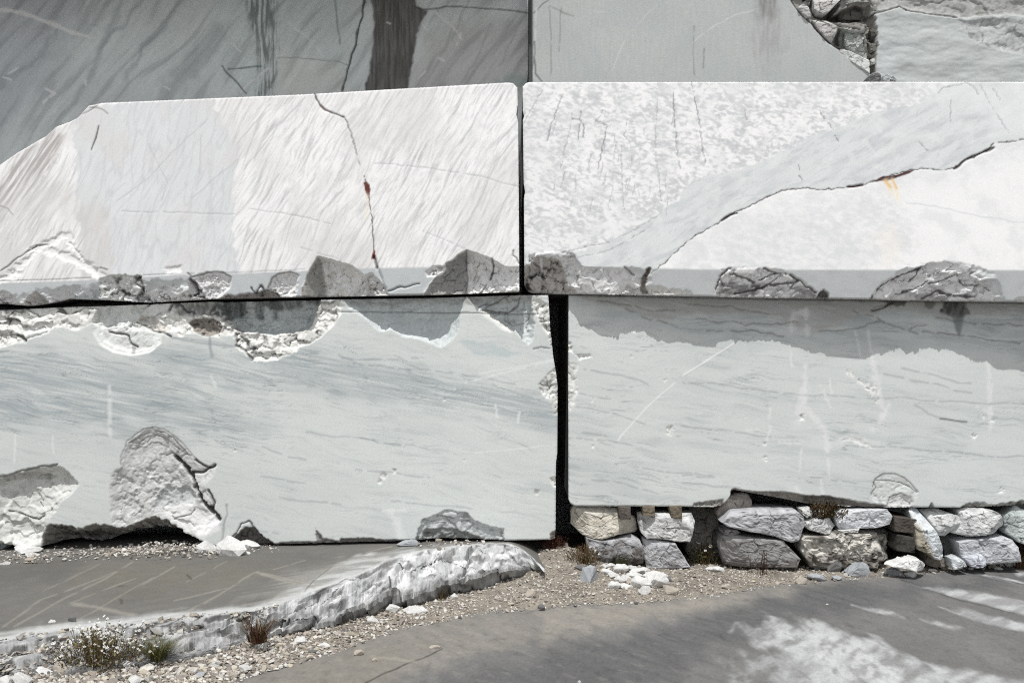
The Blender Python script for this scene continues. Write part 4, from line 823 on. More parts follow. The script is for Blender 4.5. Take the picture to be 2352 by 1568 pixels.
# ------------------------------------------------------------------ the quarry walls behind the blocks
def y_wl(u, v):
    return 2.55 + 0 * u
def paint_wl(F):
    U, V = F.U, F.V; s = F.seed
    es = E_SHADE
    F.mul(1 + .10 * fbm(U / 220, V / 160, 3, s))
    F.poly([(-90, -90), (260, -90), (170, 60), (100, 200), (0, 330), (-90, 400)], alb(116, 118, 123, es), .6, 50, 30, 60)
    F.poly([(520, -90), (760, -90), (830, 60), (800, 220), (560, 220), (480, 120)], alb(137, 144, 143, es), .6, 30, 30, 60)
    F.poly([(640, 120), (780, 140), (800, 230), (620, 230)], alb(146, 146, 143, es), .6, 20, 20, 40)
    F.poly([(1000, 60), (1220, 30), (1220, 230), (900, 230)], alb(128, 128, 126, es), .7, 26, 20, 40)
    st = aniso(U, V, -52, 190, 22, s + 3, 4, 30)
    F.mul(1 - .22 * sst(.0, .6, st) + .07 * sst(.1, .6, -st))
    F.mul(1 + .05 * aniso(U, V, -55, 60, 7, s + 6, 3))
    dk = alb(92, 97, 100, es)
    for a, w in [([(375, 230), (400, 195), (440, 155), (475, 110), (500, 75)], 22), ([(130, 290), (200, 190), (235, 100), (280, 0)], 7), ([(230, 105), (290, 50), (330, 0)], 5), ([(0, 200), (90, 130), (130, 70)], 6), ([(250, 0), (215, 60)], 5), ([(420, 0), (330, 110), (290, 180)], 6)]:
        F.line(a, w * 1.8, dk, .42, 8, soft=1, js=50)
    # water stains
    blk = alb(50, 49, 48, es)
    F.poly(Z(800, 0, [(190, -60), (215, 60), (225, 150), (215, 330), (190, 480), (165, 640), (455, 640), (475, 500), (500, 330), (545, 160), (590, 80), (520, 40), (490, -60)]), blk, .96, 3.5, 5, 30, .14, (7, 90), 0)
    r = F.poly(Z(800, 0, [(190, -60), (225, 150), (165, 640), (455, 640), (500, 330), (590, 80), (490, -60)]), alb(86, 80, 75, es), .25, 6, 4, 30, .9, (4, 120))
    F.poly([(562, -20), (630, -20), (640, 110), (628, 225), (592, 225), (590, 110), (572, 60)], alb(66, 71, 70, es), .8, 12, 8, 20, .95, (6, 70))
    F.line(Z(800, 0, [(165, -30), (140, 120), (100, 280), (50, 460), (10, 620)]), 4, alb(48, 50, 52, es), .9, 3, .02)
    F.line(Z(800, 0, [(490, 40), (570, 65), (640, 65), (720, 45), (900, 50), (1100, 65), (1290, 90)]), 2.6, alb(60, 64, 64, es), .8, 1.5, .01)
    F.line([(768, -10), (775, 60), (782, 100)], 4, alb(80, 90, 90, es), .6, 2)
    F.line([(640, 133), (700, 135), (780, 142), (800, 150)], 2, alb(100, 102, 102, es), .7, 1.5)
    for a in [[(1040, 60), (1010, 140), (970, 200)], [(1075, 0), (1040, 90)], [(1130, 60), (1090, 150), (1060, 190)], [(1190, 70), (1150, 150)]]:
        F.line(a, 5, alb(98, 102, 102, es), .4, 5, soft=1, js=50)
    F.poly([(1170, 170), (1215, 180), (1215, 200), (1130, 190)], alb(104, 116, 114, es), .6, 8, 10)
    # pale scratches
    sc = alb(168, 170, 174, es)
    F.line([(-40, 22), (25, 25), (70, 36), (130, 60), (165, 76), (205, 84)], 8, sc, .75, 1.5)
    for a, w in [([(20, 170), (40, 158)], 4), ([(0, 178), (25, 184)], 4), ([(105, 205), (125, 215), (100, 235)], 6), ([(196, 185), (198, 196)], 5), ([(1000, 30), (1030, 55), (1050, 75), (1062, 92)], 3), ([(1058, 75), (1050, 105)], 4), ([(525, 95), (545, 112), (555, 118)], 3), ([(970, 55), (980, 68)], 4), ([(1008, 135), (1018, 140)], 6), ([(975, 165), (960, 182)], 3), ([(555, 210), (580, 185), (615, 160)], 4), ([(665, 55), (700, 80), (745, 130)], 3), ([(372, 198), (390, 206)], 4), ([(890, 50), (896, 54)], 3)]:
        F.line(a, w, sc, .7, 2.5, gaps=.15)
    F.line([(510, 152), (535, 180), (565, 215)], 3, alb(60, 66, 66, es), .85, 2, .01)
    F.line([(525, 160), (560, 156), (600, 152)], 3, alb(70, 78, 78, es), .8, 2, .01)
    F.D += (.012 * aniso(U, V, -60, 120, 30, s + 40, 4)).astype(f4)
wall_left = build_block('quarry_wall', [(-700, -60), (-700, 1400)], [(1213, -60), (1213, 170), (1210, 195), (1214, 210), (1214, 1400)], [(-700, -60), (1300, -60)], [(-700, 1400), (1300, 1400)], y_wl, 5.0, paint_wl, alb(141, 145, 145, E_SHADE), 500, M_WALL,
    'shaded grey quarry wall with a broad black water stain behind the left block', 'rock wall', 1.5, vbreak=420)
# unseen overhang added above the picture to shade the left wall
def shade_overhang(name, x0, x1, y0, y1, z0, z1, parent):
    xs = np.linspace(x0, x1, 60); zs = np.linspace(z1, z0, 30)
    X, Zg = np.meshgrid(xs, zs)
    Y = y0 + .05 * fbm(X.ravel(), Zg.ravel(), 4, 77).reshape(X.shape)
    fr = np.stack([X, Y, Zg], -1).reshape(-1, 3)
    idx = np.arange(1800).reshape(30, 60)
    loop = np.concatenate([idx[0, :], idx[1:, -1], idx[-1, -2::-1], idx[-2:0:-1, 0]])
    bk = fr[loop].copy(); bk[:, 1] = y1
    cur = 1800 + np.arange(len(loop))
    q = np.concatenate([grid_quads(60, 30)[:, ::-1], np.stack([loop, np.roll(loop, -1), np.roll(cur, -1), cur], -1)[:, ::-1]])
    col = np.tile(np.array((.5, .51, .51), f4), (1800 + len(loop), 1))
    return link(name, mesh_np(name, np.concatenate([fr, bk]), q, col, ngons=[cur]), M_WALL, parent)
shade_overhang('shade_overhang', -9.0, -.02, 1.15, 5.0, 5.90, 8.5, wall_left)

def y_wr(u, v):
    return 2.25 + .030 * np.maximum(1224 - u, 0)
def paint_wr(F):
    U, V = F.U, F.V; s = F.seed
    e = 1.06
    F.mul(1 + .05 * fbm(U / 240, V / 160, 3, s))
    F.mul(1 + .045 * aniso(U, V, 90, 60, 5, s + 3, 3) - .05 * sst(.2, .7, aniso(U, V, 88, 40, 4, s + 6, 3)))
    F.mix(sst(-.2, .4, fbm(U / 140, V / 120, 3, s + 8)) * .35, alb(180, 188, 190, e))
    F.poly([(1200, -90), (1224, -90), (1224, 210), (1200, 210)], alb(104, 110, 110, e), .85, 2, .8)
    F.poly([(1213, -90), (1221, -90), (1221, 110), (1213, 100)], alb(56, 60, 60, e), .8, 1.5, .8)
    lt, dk = alb(214, 217, 216, e), alb(112, 114, 114, e)
    for a, w, c, al in [([(1226, 30), (1245, 10), (1262, 0)], 2, dk, .8), ([(1232, 20), (1228, 120), (1226, 180)], 3, lt, .7), ([(1228, 95), (1228, 130), (1230, 170), (1246, 188)], 3, dk, .9), ([(1262, 15), (1265, 90), (1266, 170)], 2, dk, .5), ([(1288, 20), (1284, 120)], 2, dk, .5),
                        ([(1262, 15), (1290, 28), (1318, 38)], 1.8, dk, .6), ([(1440, 80), (1420, 130), (1405, 165)], 2.4, lt, .6), ([(1590, 98), (1640, 60), (1680, 38), (1735, 22)], 2, lt, .7), ([(1350, 24), (1390, 30)], 2, lt, .6), ([(1510, 10), (1460, 60)], 1.6, lt, .5), ([(1594, 60), (1592, 130), (1596, 180)], 2, dk, .4), ([(1618, 110), (1615, 160)], 3, dk, .5)]:
        F.line(a, w, c, al, 2, gaps=.1)
    F.poly([(1732, -60), (1792, -60), (1788, 20), (1770, 55), (1752, 40), (1740, 20)], alb(122, 118, 116, e), .75, 14, 10, 24, .5, (8, 60))
    F.poly([(1735, 30), (1790, 30), (1800, 110), (1760, 180), (1730, 120)], alb(160, 160, 160, e), .55, 24, 14, 30, .8, (8, 60))
    # ---- right of the fault the wall is rougher
    F.poly([(2010, -90), (2440, -90), (2440, 210), (2012, 210)], alb(195, 200, 200, e), .7, 3, 3)
    F.D += (.016 * sst(2005, 2020, U) * fbm(U / 90, V / 40, 4, s + 14)).astype(f4)
    F.chip([(2008, 30), (2040, 24), (2067, 14), (2080, 22), (2140, 32), (2195, 38), (2215, 44), (2260, 36), (2330, 34), (2440, 52), (2440, -90), (2000, -90)], .05, 4, .016, 40, 4, 18, alb(170, 170, 168, e), .85, None, alb(132, 130, 126, e), .5, fx=2.2)
    F.line([(2008, 31), (2040, 23), (2067, 14), (2082, 23), (2140, 32), (2200, 40)], 3, alb(76, 74, 72, e), .9, 2, .03)
    F.chip([(2200, 48), (2280, 40), (2440, 46), (2440, 130), (2352, 128), (2270, 110), (2230, 90)], .02, 8, .018, 34, 5, 18, alb(186, 189, 189, e), .8, None, alb(140, 142, 141, e), .5, fx=1.8)
    F.line([(2072, 64), (2105, 88), (2150, 72), (2210, 48)], 4, alb(212, 214, 214, e), .5, 5, 0, gaps=.2)
    F.line([(2020, 92), (2090, 105), (2125, 118)], 2, alb(176, 182, 184, e), .7, 2)
    F.poly([(2016, 90), (2060, 120), (2050, 186), (2016, 186)], alb(208, 213, 214, e), .5, 14, 10)
    # ---- the fault: pieces broken out of the wall
    K = 6.857
    def z8(p): return Z(1800, 0, p, K)
    F.chip(z8([(380, -120), (380, 0), (460, 130), (600, 280), (760, 440), (900, 600), (1020, 700), (1180, 860), (1400, 1020), (1620, 1180), (1700, 1180), (1715, 900), (1740, 720), (1720, 600), (1700, 400), (1680, 210), (1640, 0), (1640, -120)]), .06, 3, .02, 20, 2, 14, alb(150, 148, 144, e), 1)
    F.chip(z8([(1180, 420), (1540, 490), (1590, 900), (1440, 860), (1250, 760), (1120, 700), (1020, 690), (1060, 520)]), .14, 5, .03, 26, 2, 14, alb(178, 182, 178, e), 1, None, alb(120, 122, 118, e), .4, fx=2)
    F.poly(z8([(1120, 430), (1205, 430), (1205, 690), (1110, 690)]), alb(66, 63, 60, e), .9, 2, 3)
    F.poly(z8([(1010, 690), (1180, 690), (1300, 790), (1140, 760)]), alb(60, 57, 54, e), .85, 3, 4)
    F.chip(z8([(860, 300), (1010, 250), (1200, 130), (1400, 50), (1560, 100), (1600, 320), (1050, 330)]), .18, 6, .04, 26, 2, 14, alb(112, 110, 106, e), 1, None, alb(52, 50, 48, e), .7)
    F.poly(z8([(1000, 260), (1190, 160), (1230, 300), (1040, 310)]), alb(52, 50, 48, e), .85, 3, 4)
    F.chip(z8([(560, 20), (700, -60), (720, 180), (860, 280), (1010, 270), (1050, 200), (1100, 60), (1240, -80), (560, -80)]), .10, 3, .02, 14, 2, 10, alb(96, 92, 88, e), .9, None, alb(44, 42, 40, e), .6)
    def proud(p, c, d):
        q = z8(p); i = F.sub(q, 6); m = psd(F.U[i], F.V[i], q) > 0
        F.D[i] = np.where(m, d, F.D[i]); F.mix(m.astype(f4), c, i)
    F.poly(z8([(1050, 735), (1310, 830), (1320, 910), (1200, 880)]), alb(120, 118, 114, e), .7, 4, 5)
    F.chip(z8([(1560, 100), (1650, 60), (1720, 420), (1730, 720), (1700, 900), (1705, 1180), (1600, 1180), (1590, 900), (1560, 480)]), .07, 3, .06, 14, 5, 12, alb(150, 147, 142, e), 1, None, alb(46, 44, 42, e), .7)
    for a, w in [([(380, 0), (460, 130), (600, 280), (760, 440), (900, 600), (1020, 700)], 4), ([(1030, 720), (1250, 780), (1450, 870), (1590, 940), (1650, 880)], 3.4), ([(720, 0), (690, 100), (740, 200), (900, 290), (1020, 230), (1150, 60)], 4.5), ([(1010, 310), (1300, 320), (1580, 330)], 3.4), ([(1060, 380), (1200, 400), (1400, 440), (1540, 490)], 3)]:
        F.line(z8(a), w, alb(46, 44, 42, e), .9, 2.5, .03)
    F.line(z8([(930, 310), (1040, 370), (1160, 420), (1230, 410), (1540, 485)]), 2.4, alb(226, 226, 224, e), .8, 2, -.02)
wall_right = build_block('quarry_wall', [(1208, -60), (1208, 1400)], [(3100, -60), (3100, 1400)], [(1100, -60), (3100, -60)], [(1100, 1400), (3100, 1400)], y_wr, 5.0, paint_wr, alb(192, 195, 194, 1.06), 600, M_WALL,
    'pale sunlit quarry wall with a dark broken fault behind the right block', 'rock wall', 1.5, vbreak=300)

# ------------------------------------------------------------------ road
GS = 4.0          # depth is squeezed by this when marks are laid out on flat ground
def gp(pts, z=ROAD_Z):
    r = []
    for u, v in pts:
        x, y = G(u, v, z); r.append((x, y / GS))
    return r
def dens(a, b, n): return list(np.linspace(a, b, n, endpoint=False))
xs = np.array(dens(-14, -4.6, 16) + dens(-4.6, 5.2, 890) + dens(5.2, 14, 14) + [14])
ys = np.array(dens(-14, -3.7, 14) + dens(-3.7, .4, 170) + dens(.4, 1.6, 6) + [1.6])
X, Yg = np.meshgrid(xs, ys)
F = Face(X.ravel(), Yg.ravel() / GS, alb(132, 131, 130, E_FLAT), 700, .004)
pu, pv = F.U / .004, F.V / .004
F.mul(1 + .10 * fbm(pu / 170, pv / 70, 4, 701) + .07 * aniso(pu, pv, -25, 200, 14, 705, 4))
e = E_FLAT
dust = alb(165, 160, 152, e)
F.poly(gp([(300, 1640), (640, 1530), (760, 1498), (900, 1448), (1000, 1422), (1130, 1402), (1300, 1385), (1560, 1370), (1750, 1342), (1900, 1325), (2100, 1310), (2000, 1330), (1850, 1356), (1760, 1366), (1640, 1392), (1500, 1420), (1250, 1468), (1000, 1536), (860, 1590), (700, 1680)]), dust, .75, 14, 16, 50, .35, (110, 12), -22)
F.poly(gp([(400, 1640), (640, 1545), (900, 1470), (1000, 1470), (900, 1540), (760, 1640)]), alb(152, 147, 137, e), .7, 26, 16, 50, .4, (90, 14), -20)
F.poly(gp([(1250, 1398), (1500, 1385), (1800, 1360), (1700, 1385), (1500, 1425), (1250, 1470)]), alb(182, 175, 165, e), .5, 16, 12, 40, .5, (60, 10), -15)
F.poly(gp([(1000, 1572), (1250, 1502), (1500, 1448), (1700, 1390), (1900, 1350), (2352, 1312), (2440, 1330), (1900, 1400), (1650, 1470), (1550, 1568), (1000, 1640)]), alb(107, 108, 109, e), .85, 14, 20, 60, .3, (120, 12), -22)
wh = alb(212, 215, 215, e)
def k3(p): return gp(Z(1600, 1070, p))
F.poly(k3([(370, 1190), (600, 1130), (850, 1150), (1100, 1200), (1400, 1320), (1700, 1440), (1950, 1620), (700, 1620), (760, 1420), (560, 1300)]), wh, .92, 12, 26, 40, .7, (90, 16), 18)
F.poly(k3([(700, 1250), (950, 1180), (1250, 1300), (1450, 1450), (1600, 1620), (900, 1620), (900, 1380)]), alb(224, 227, 227, e), .85, 16, 24, 30, .8, (22, 9), 24)
F.poly(k3([(400, 1390), (560, 1320), (900, 1400), (1200, 1560), (1000, 1620), (300, 1620)]), alb(196, 199, 199, e), .6, 18, 24, 30, .9, (40, 12), 12)
for q in [[(1640, 895), (1800, 905), (2050, 940), (2450, 1000), (2450, 1100), (2200, 1050), (1900, 965)], [(1780, 1035), (2050, 1080), (2450, 1165), (2450, 1230), (2000, 1125)], [(1180, 1030), (1300, 1040), (1520, 1095), (1380, 1085)], [(2000, 800), (2150, 820), (2450, 880), (2450, 900), (2150, 840)], [(2290, 790), (2450, 800), (2450, 830), (2300, 820)], [(1700, 1440), (2000, 1470), (2450, 1560), (2450, 1640), (1900, 1600)], [(1650, 1120), (1900, 1160), (1800, 1170)], [(1560, 780), (1750, 790), (1700, 800)]]:
    F.poly(k3(q), wh, .95, 6, 8, 40, .55, (130, 11), 13)
F.poly(k3([(1850, 1200), (2100, 1260), (2352, 1420), (2200, 1440), (1950, 1330)]), alb(150, 150, 148, e), .5, 20, 14, 30, .7, (40, 12), 20)
for q, w in [([(1640, 900), (1900, 980), (2280, 1080)], 1.6), ([(1500, 850), (1640, 890)], 1.4), ([(2040, 790), (2200, 845), (2352, 880)], 1.6)]:
    F.line(k3(q), w, alb(70, 69, 67, e), .7, 1.2)
F.line(gp(Z(800, 1070, [(100, 1590), (420, 1440), (560, 1380), (700, 1325)])), 1.6, alb(84, 80, 74, e), .8, 1.2)
F.line(gp(Z(800, 1070, [(200, 1370), (420, 1400), (530, 1410)])), 3, alb(178, 172, 160, e), .6, 2)
F.mix(sst(.28, .6, aniso(pu, pv, -14, 26, 7, 727, 3)) * .16 * sst(2.2, .6, F.U) * sst(-2.5, -1.2, F.U), alb(190, 184, 172, e))
F.mul(1 - .16 * sst(.25, .7, fbm(pu / 16, pv / 8, 3, 730)) - .12 * sst(.3, .7, aniso(pu, pv, -20, 60, 8, 733, 3)))
F.mul(1 + .12 * fbm(pu / 5, pv / 2.2, 3, 736))
Zr = ROAD_Z + .012 * fbm(F.U * 1.2, F.V * 4 * 1.2, 3, 740) + .0025 * fbm(F.U * 14, F.V * 4 * 14, 3, 744)
link('concrete_road', mesh_np('concrete_road', np.stack([X.ravel(), Yg.ravel(), Zr], -1), grid_quads(len(xs), len(ys)), np.clip(F.C, .01, .8)), M_ROAD, kind='structure')

# ------------------------------------------------------------------ gravel bed
edge_px = [(200, 1660), (400, 1605), (520, 1568), (640, 1535), (760, 1503), (900, 1455), (1000, 1430), (1130, 1408), (1300, 1392), (1560, 1378), (1640, 1370), (1750, 1351), (1850, 1341), (1950, 1331), (2080, 1322), (2180, 1313), (2300, 1303), (2400, 1298)]
edge_w = sorted([G(u, v, ROAD_Z) for u, v in edge_px])
def edge_y(x):
    return np.interp(x, [p[0] for p in edge_w], [p[1] for p in edge_w])
def gravel_z(x, y):
    t = y - edge_y(x) + .05 * fbm(x * 5, y * 5, 3, 760)
    z = ROAD_Z - .030 + .055 * (1 - np.exp(-np.maximum(t, 0) / .10)) + .05 * sst(.2, 1.3, t) * sst(1.6, .6, x) - .05 * sst(0, -.15, t)
    z = z + .14 * np.exp(-(((x - .42) / .33) ** 2 + ((y - .05) / .45) ** 2)) * sst(-.1, .3, t)
    return z + .012 * fbm(x * 6, y * 6, 4, 764)
def ground_z(x, y):
    return np.maximum(gravel_z(np.asarray(x, float), np.asarray(y, float)), ROAD_Z)
gx = np.arange(-6.0, 6.4, .022); gy = np.arange(-4.2, 1.6, .03)
X, Yg = np.meshgrid(gx, gy)
Zg = gravel_z(X.ravel(), Yg.ravel())
Cg = np.tile(alb(160, 152, 141, E_FLAT), (X.size, 1))
Cg *= (1 + .35 * fbm(X.ravel() * 3, Yg.ravel() * 3, 4, 770) + .3 * fbm(X.ravel() * 22, Yg.ravel() * 22, 2, 775))[:, None]
keep = (Yg.ravel() > edge_y(X.ravel()) - .35)
q = grid_quads(len(gx), len(gy)); q = q[keep[q].all(1)]
used = np.unique(q); remap = np.zeros(X.size, np.int64); remap[used] = np.arange(len(used))
link('gravel_path', mesh_np('gravel_path', np.stack([X.ravel(), Yg.ravel(), Zg], -1)[used], remap[q], np.clip(Cg[used], .02, .7)), M_GRAVEL, kind='structure')

# ------------------------------------------------------------------ the smooth rock ledge in front of the left block
top_px = [(-430, 1535), (-120, 1490), (0, 1472), (77, 1457), (153, 1444), (317, 1432), (423, 1412), (500, 1409), (567, 1404), (617, 1395), (683, 1372), (784, 1334), (847, 1309), (884, 1286), (944, 1269), (1017, 1256), (1127, 1246), (1184, 1250), (1217, 1256), (1251, 1270)]
foot_px = [(-430, 1640), (-120, 1580), (0, 1568), (140, 1560), (300, 1545), (430, 1520), (560, 1482), (640, 1457), (784, 1421), (851, 1402), (957, 1372), (1031, 1348), (1121, 1325), (1154, 1312), (1201, 1297), (1251, 1276)]
def ledge_z(x):
    return .042 + .02 * x
us = np.arange(-430, 1252, 2.2)
nt, nf, nb = 110, 46, 5
Vt = interp(top_px, us) + 3.5 * fbm(us / 26, us * 0, 4, 801); Vf = interp(foot_px, us) + 3 * fbm(us / 24, us * 0 + 5, 4, 802)
ex = np.array([G(u, v, .0) for u, v in zip(us, Vt)])
for _ in range(2):
    ex = np.array([G(u, v, ledge_z(x)) for u, v, x in zip(us, Vt, ex[:, 0])])
fx_ = np.array([G(u, v, float(np.interp(u, [-120, 400, 900, 1251], [-.23, -.21, -.16, -.06]))) for u, v in zip(us, Vf)])
fz = np.interp(us, [-120, 400, 900, 1251], [-.23, -.21, -.16, -.06])
bk = np.stack([(us - 1176) * 10.7 / FPX, np.full(us.shape, .7)], -1)
rows_xy, rows_z, rows_s = [], [], []
for t in np.linspace(0, 1, nt, endpoint=False):
    tt = t ** .8
    p = bk * (1 - tt) + ex * tt
    rows_xy.append(p); rows_z.append(ledge_z(p[:, 0])); rows_s.append(np.full(us.shape, tt - 1))
for t in np.linspace(0, 1, nf):
    p = ex * (1 - t) + fx_ * t
    tj = t + .16 * fbm(us / 95, us * 0 + 3, 3, 806) * (t > 0) * (t < 1)
    ns = 2.6
    fr_ = tj * ns - np.floor(tj * ns)
    prof = np.clip((np.floor(tj * ns) + sst(.55, .95, fr_) + .18 * fr_) / (ns * 1.1), 0, 1) * sst(0, .06, t) if 0 < t < 1 else np.full(us.shape, t)
    prof = .65 * prof + .35 * t ** 1.25
    rows_xy.append(p); rows_z.append(ledge_z(ex[:, 0]) * (1 - prof) + fz * prof); rows_s.append(np.full(us.shape, t))
for t in np.linspace(.2, 1, nb):
    rows_xy.append(fx_ + np.array([0, .25 * t])); rows_z.append(fz - .28 * t); rows_s.append(np.full(us.shape, 1 + t))
XY = np.stack(rows_xy).reshape(-1, 2); Zl = np.stack(rows_z).ravel(); Sl = np.stack(rows_s).ravel()
Ul = np.tile(us, nt + nf + nb)
F = Face(XY[:, 0], XY[:, 1] / GS, alb(127, 125, 121, E_FLAT), 810, .004)
pu, pv = F.U / .004, F.V / .004
top = sst(.02, -.02, Sl)
F.mul(1 + .12 * fbm(pu / 160, pv / 60, 4, 811) + .06 * aniso(pu, pv, 8, 150, 10, 815, 3))
F.poly(gp([(200, 1290), (420, 1285), (640, 1300), (520, 1350), (300, 1360), (150, 1330)], 0), alb(131, 127, 115, e), .6, 22, 20, 50, .5, (60, 14), -15)
F.poly(gp([(-120, 1280), (200, 1285), (150, 1330), (-120, 1360)], -.04), alb(112, 110, 106, e), .7, 20, 18, 50)
F.mix(top * .9 * sst(-.09, -.01, Sl) * sst(-.15, .35, aniso(pu, pv, 9, 120, 12, 818, 4) + .25), alb(226, 228, 227, e))
F.poly(gp([(560, 1400), (680, 1345), (760, 1300), (820, 1275), (930, 1262), (1100, 1250), (1010, 1256), (900, 1280), (800, 1325), (700, 1365), (600, 1392)], .02), alb(222, 224, 223, e), .85, 10, 14, 40, .6, (80, 9), 8)
F.poly(gp([(640, 1370), (720, 1330), (820, 1300), (900, 1270), (780, 1280), (640, 1320), (560, 1360)], .02), alb(180, 178, 172, e), .6, 20, 14, 40, .8, (90, 8), 10)
lt = alb(176, 172, 162, e)
for a, w in [([(10, 1432), (95, 1370), (150, 1352), (260, 1310)], 5), ([(40, 1430), (140, 1372), (230, 1330), (300, 1290)], 6), ([(165, 1378), (310, 1325)], 4), ([(170, 1380), (250, 1398), (310, 1412)], 5), ([(430, 1405), (500, 1370), (560, 1330), (590, 1316)], 6), ([(590, 1318), (660, 1333), (740, 1352)], 3.5), ([(600, 1322), (680, 1345), (725, 1358)], 3), ([(630, 1310), (700, 1290)], 2.5), ([(330, 1340), (400, 1300)], 3.5), ([(400, 1380), (520, 1352)], 2.5), ([(400, 1300), (300, 1352), (180, 1420)], 3), ([(520, 1290), (430, 1335)], 2.5), ([(230, 1290), (100, 1350)], 3), ([(840, 1275), (900, 1262)], 3), ([(560, 1395), (660, 1372)], 3)]:
    F.line(gp(a, -.01), w * .8, lt, .6, 1.2, gaps=.15, soft=1, js=60)
F.line(gp([(700, 1355), (720, 1330), (760, 1300)], .02), 1.6, alb(100, 97, 92, e), .7, 1.5)
for a in [[(430, 1318), (440, 1330)], [(270, 1345), (285, 1343)], [(275, 1375), (280, 1385)]]:
    F.line(gp(a, -.01), 2, alb(90, 86, 78, e), .7, 1.5)
face = sst(-.005, .03, Sl)
fcol = np.tile(alb(182, 184, 184, 1.0), (F.U.size, 1))
pz = Zl * 250
fn = fbm(pu / 26, Sl * 4, 4, 830)
fcol += (alb(218, 219, 219, 1.0) - fcol) * sst(-.05, .35, fn + .25 * facet(pu / 20, Sl * 5, 871, .5))[:, None]
dirt_shade = sst(.0, .45, fbm(pu / 30, Sl * 4 + 3, 5, 834)) * .7 + .45 * sst(.75, 1.0, Sl)  # dirt noise, plus shadow at the ledge foot put into the colour
rub = sst(640, 420, Ul)
dirt_shade = np.clip(dirt_shade + .35 * rub, 0, .9)
fcol += (alb(78, 77, 76, 1.0) - fcol) * dirt_shade[:, None]
F.mix(face, alb(180, 180, 180, 1.0)); F.C += (fcol - F.C) * face[:, None]
lipm = np.exp(-((Sl - .0) / .035) ** 2)
F.mix(lipm * .75, alb(228, 230, 229, 1.4))
amp = face * np.clip(np.minimum(Sl, 1.2) * 4, 0, 1)
wq = pu + 14 * fbm(pu / 40, Sl * 3, 3, 838)
fA, eA = facet(wq / 95, Sl * 1.5, 840, .9, True)
fB, eB = facet(wq / 36, Sl * 3.0, 841, .9, True)
fac = fA + .32 * fB + .22 * facet(pu / 12, Sl * 7, 843, .9) + .10 * fbm(pu / 6, Sl * 12, 3, 845)
bulge = fbm(pu / 110, Sl * 1.2, 3, 850)
cal = np.interp(Ul, [-120, 380, 560, 900, 1251], [.12, .2, 1, 1, .4])
Zl = Zl + amp * (.075 * fac + .02 * bulge) * cal + (1 - face) * (.006 * fbm(F.U * 2, F.V * 8, 3, 855))
Yl = XY[:, 1] + amp * (.10 * facet(pu / 70 + 7, Sl * 1.5, 860, .9) + .04 * fbm(pu / 60, Sl * 2, 3, 862)) * cal
Zl = Zl - .17 * np.clip((Ul - 1165) / 86, 0, 1) ** 1.6
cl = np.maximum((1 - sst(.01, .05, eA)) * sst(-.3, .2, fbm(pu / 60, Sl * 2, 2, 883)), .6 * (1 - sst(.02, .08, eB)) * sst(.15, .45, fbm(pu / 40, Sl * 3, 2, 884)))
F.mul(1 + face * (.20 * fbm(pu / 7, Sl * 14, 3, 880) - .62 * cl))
Zl = Zl - .02 * cl * amp * cal
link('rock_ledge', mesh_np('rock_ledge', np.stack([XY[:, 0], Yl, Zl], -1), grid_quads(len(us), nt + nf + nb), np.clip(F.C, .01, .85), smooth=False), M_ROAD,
     label='smooth scratched rock ledge with a broken white edge under the left block', cat='rock ledge')

# ------------------------------------------------------------------ stones that prop up the right block
def outline_r(poly, n):
    c = np.mean(np.array(poly), 0)
    q = [np.array(p, float) - c for p in poly]
    va = np.array([math.atan2(p[1], p[0]) % (2 * np.pi) for p in q])
    ang = np.linspace(0, 2 * np.pi, n, endpoint=False)
    for a in va:                                     # let the corners fall on samples
        k = int(round(a / (2 * np.pi / n))) % n
        ang[k] = a
    ang = np.sort(ang % (2 * np.pi))
    R = np.full(n, 1e9)
    for a, b in zip(q, q[1:] + q[:1]):
        d = b - a
        den = np.cos(ang) * d[1] - np.sin(ang) * d[0]
        with np.errstate(divide='ignore', invalid='ignore'):
            r = (a[0] * d[1] - a[1] * d[0]) / den
            t = (a[0] * np.sin(ang) - a[1] * np.cos(ang)) / den
        ok = (r > 0) & (t >= -1e-5) & (t <= 1 + 1e-5)
        R = np.where(ok & (r < R), r, R)
    R = np.where(R > 1e8, np.median(R[R < 1e8]), R)
    return c, ang, R
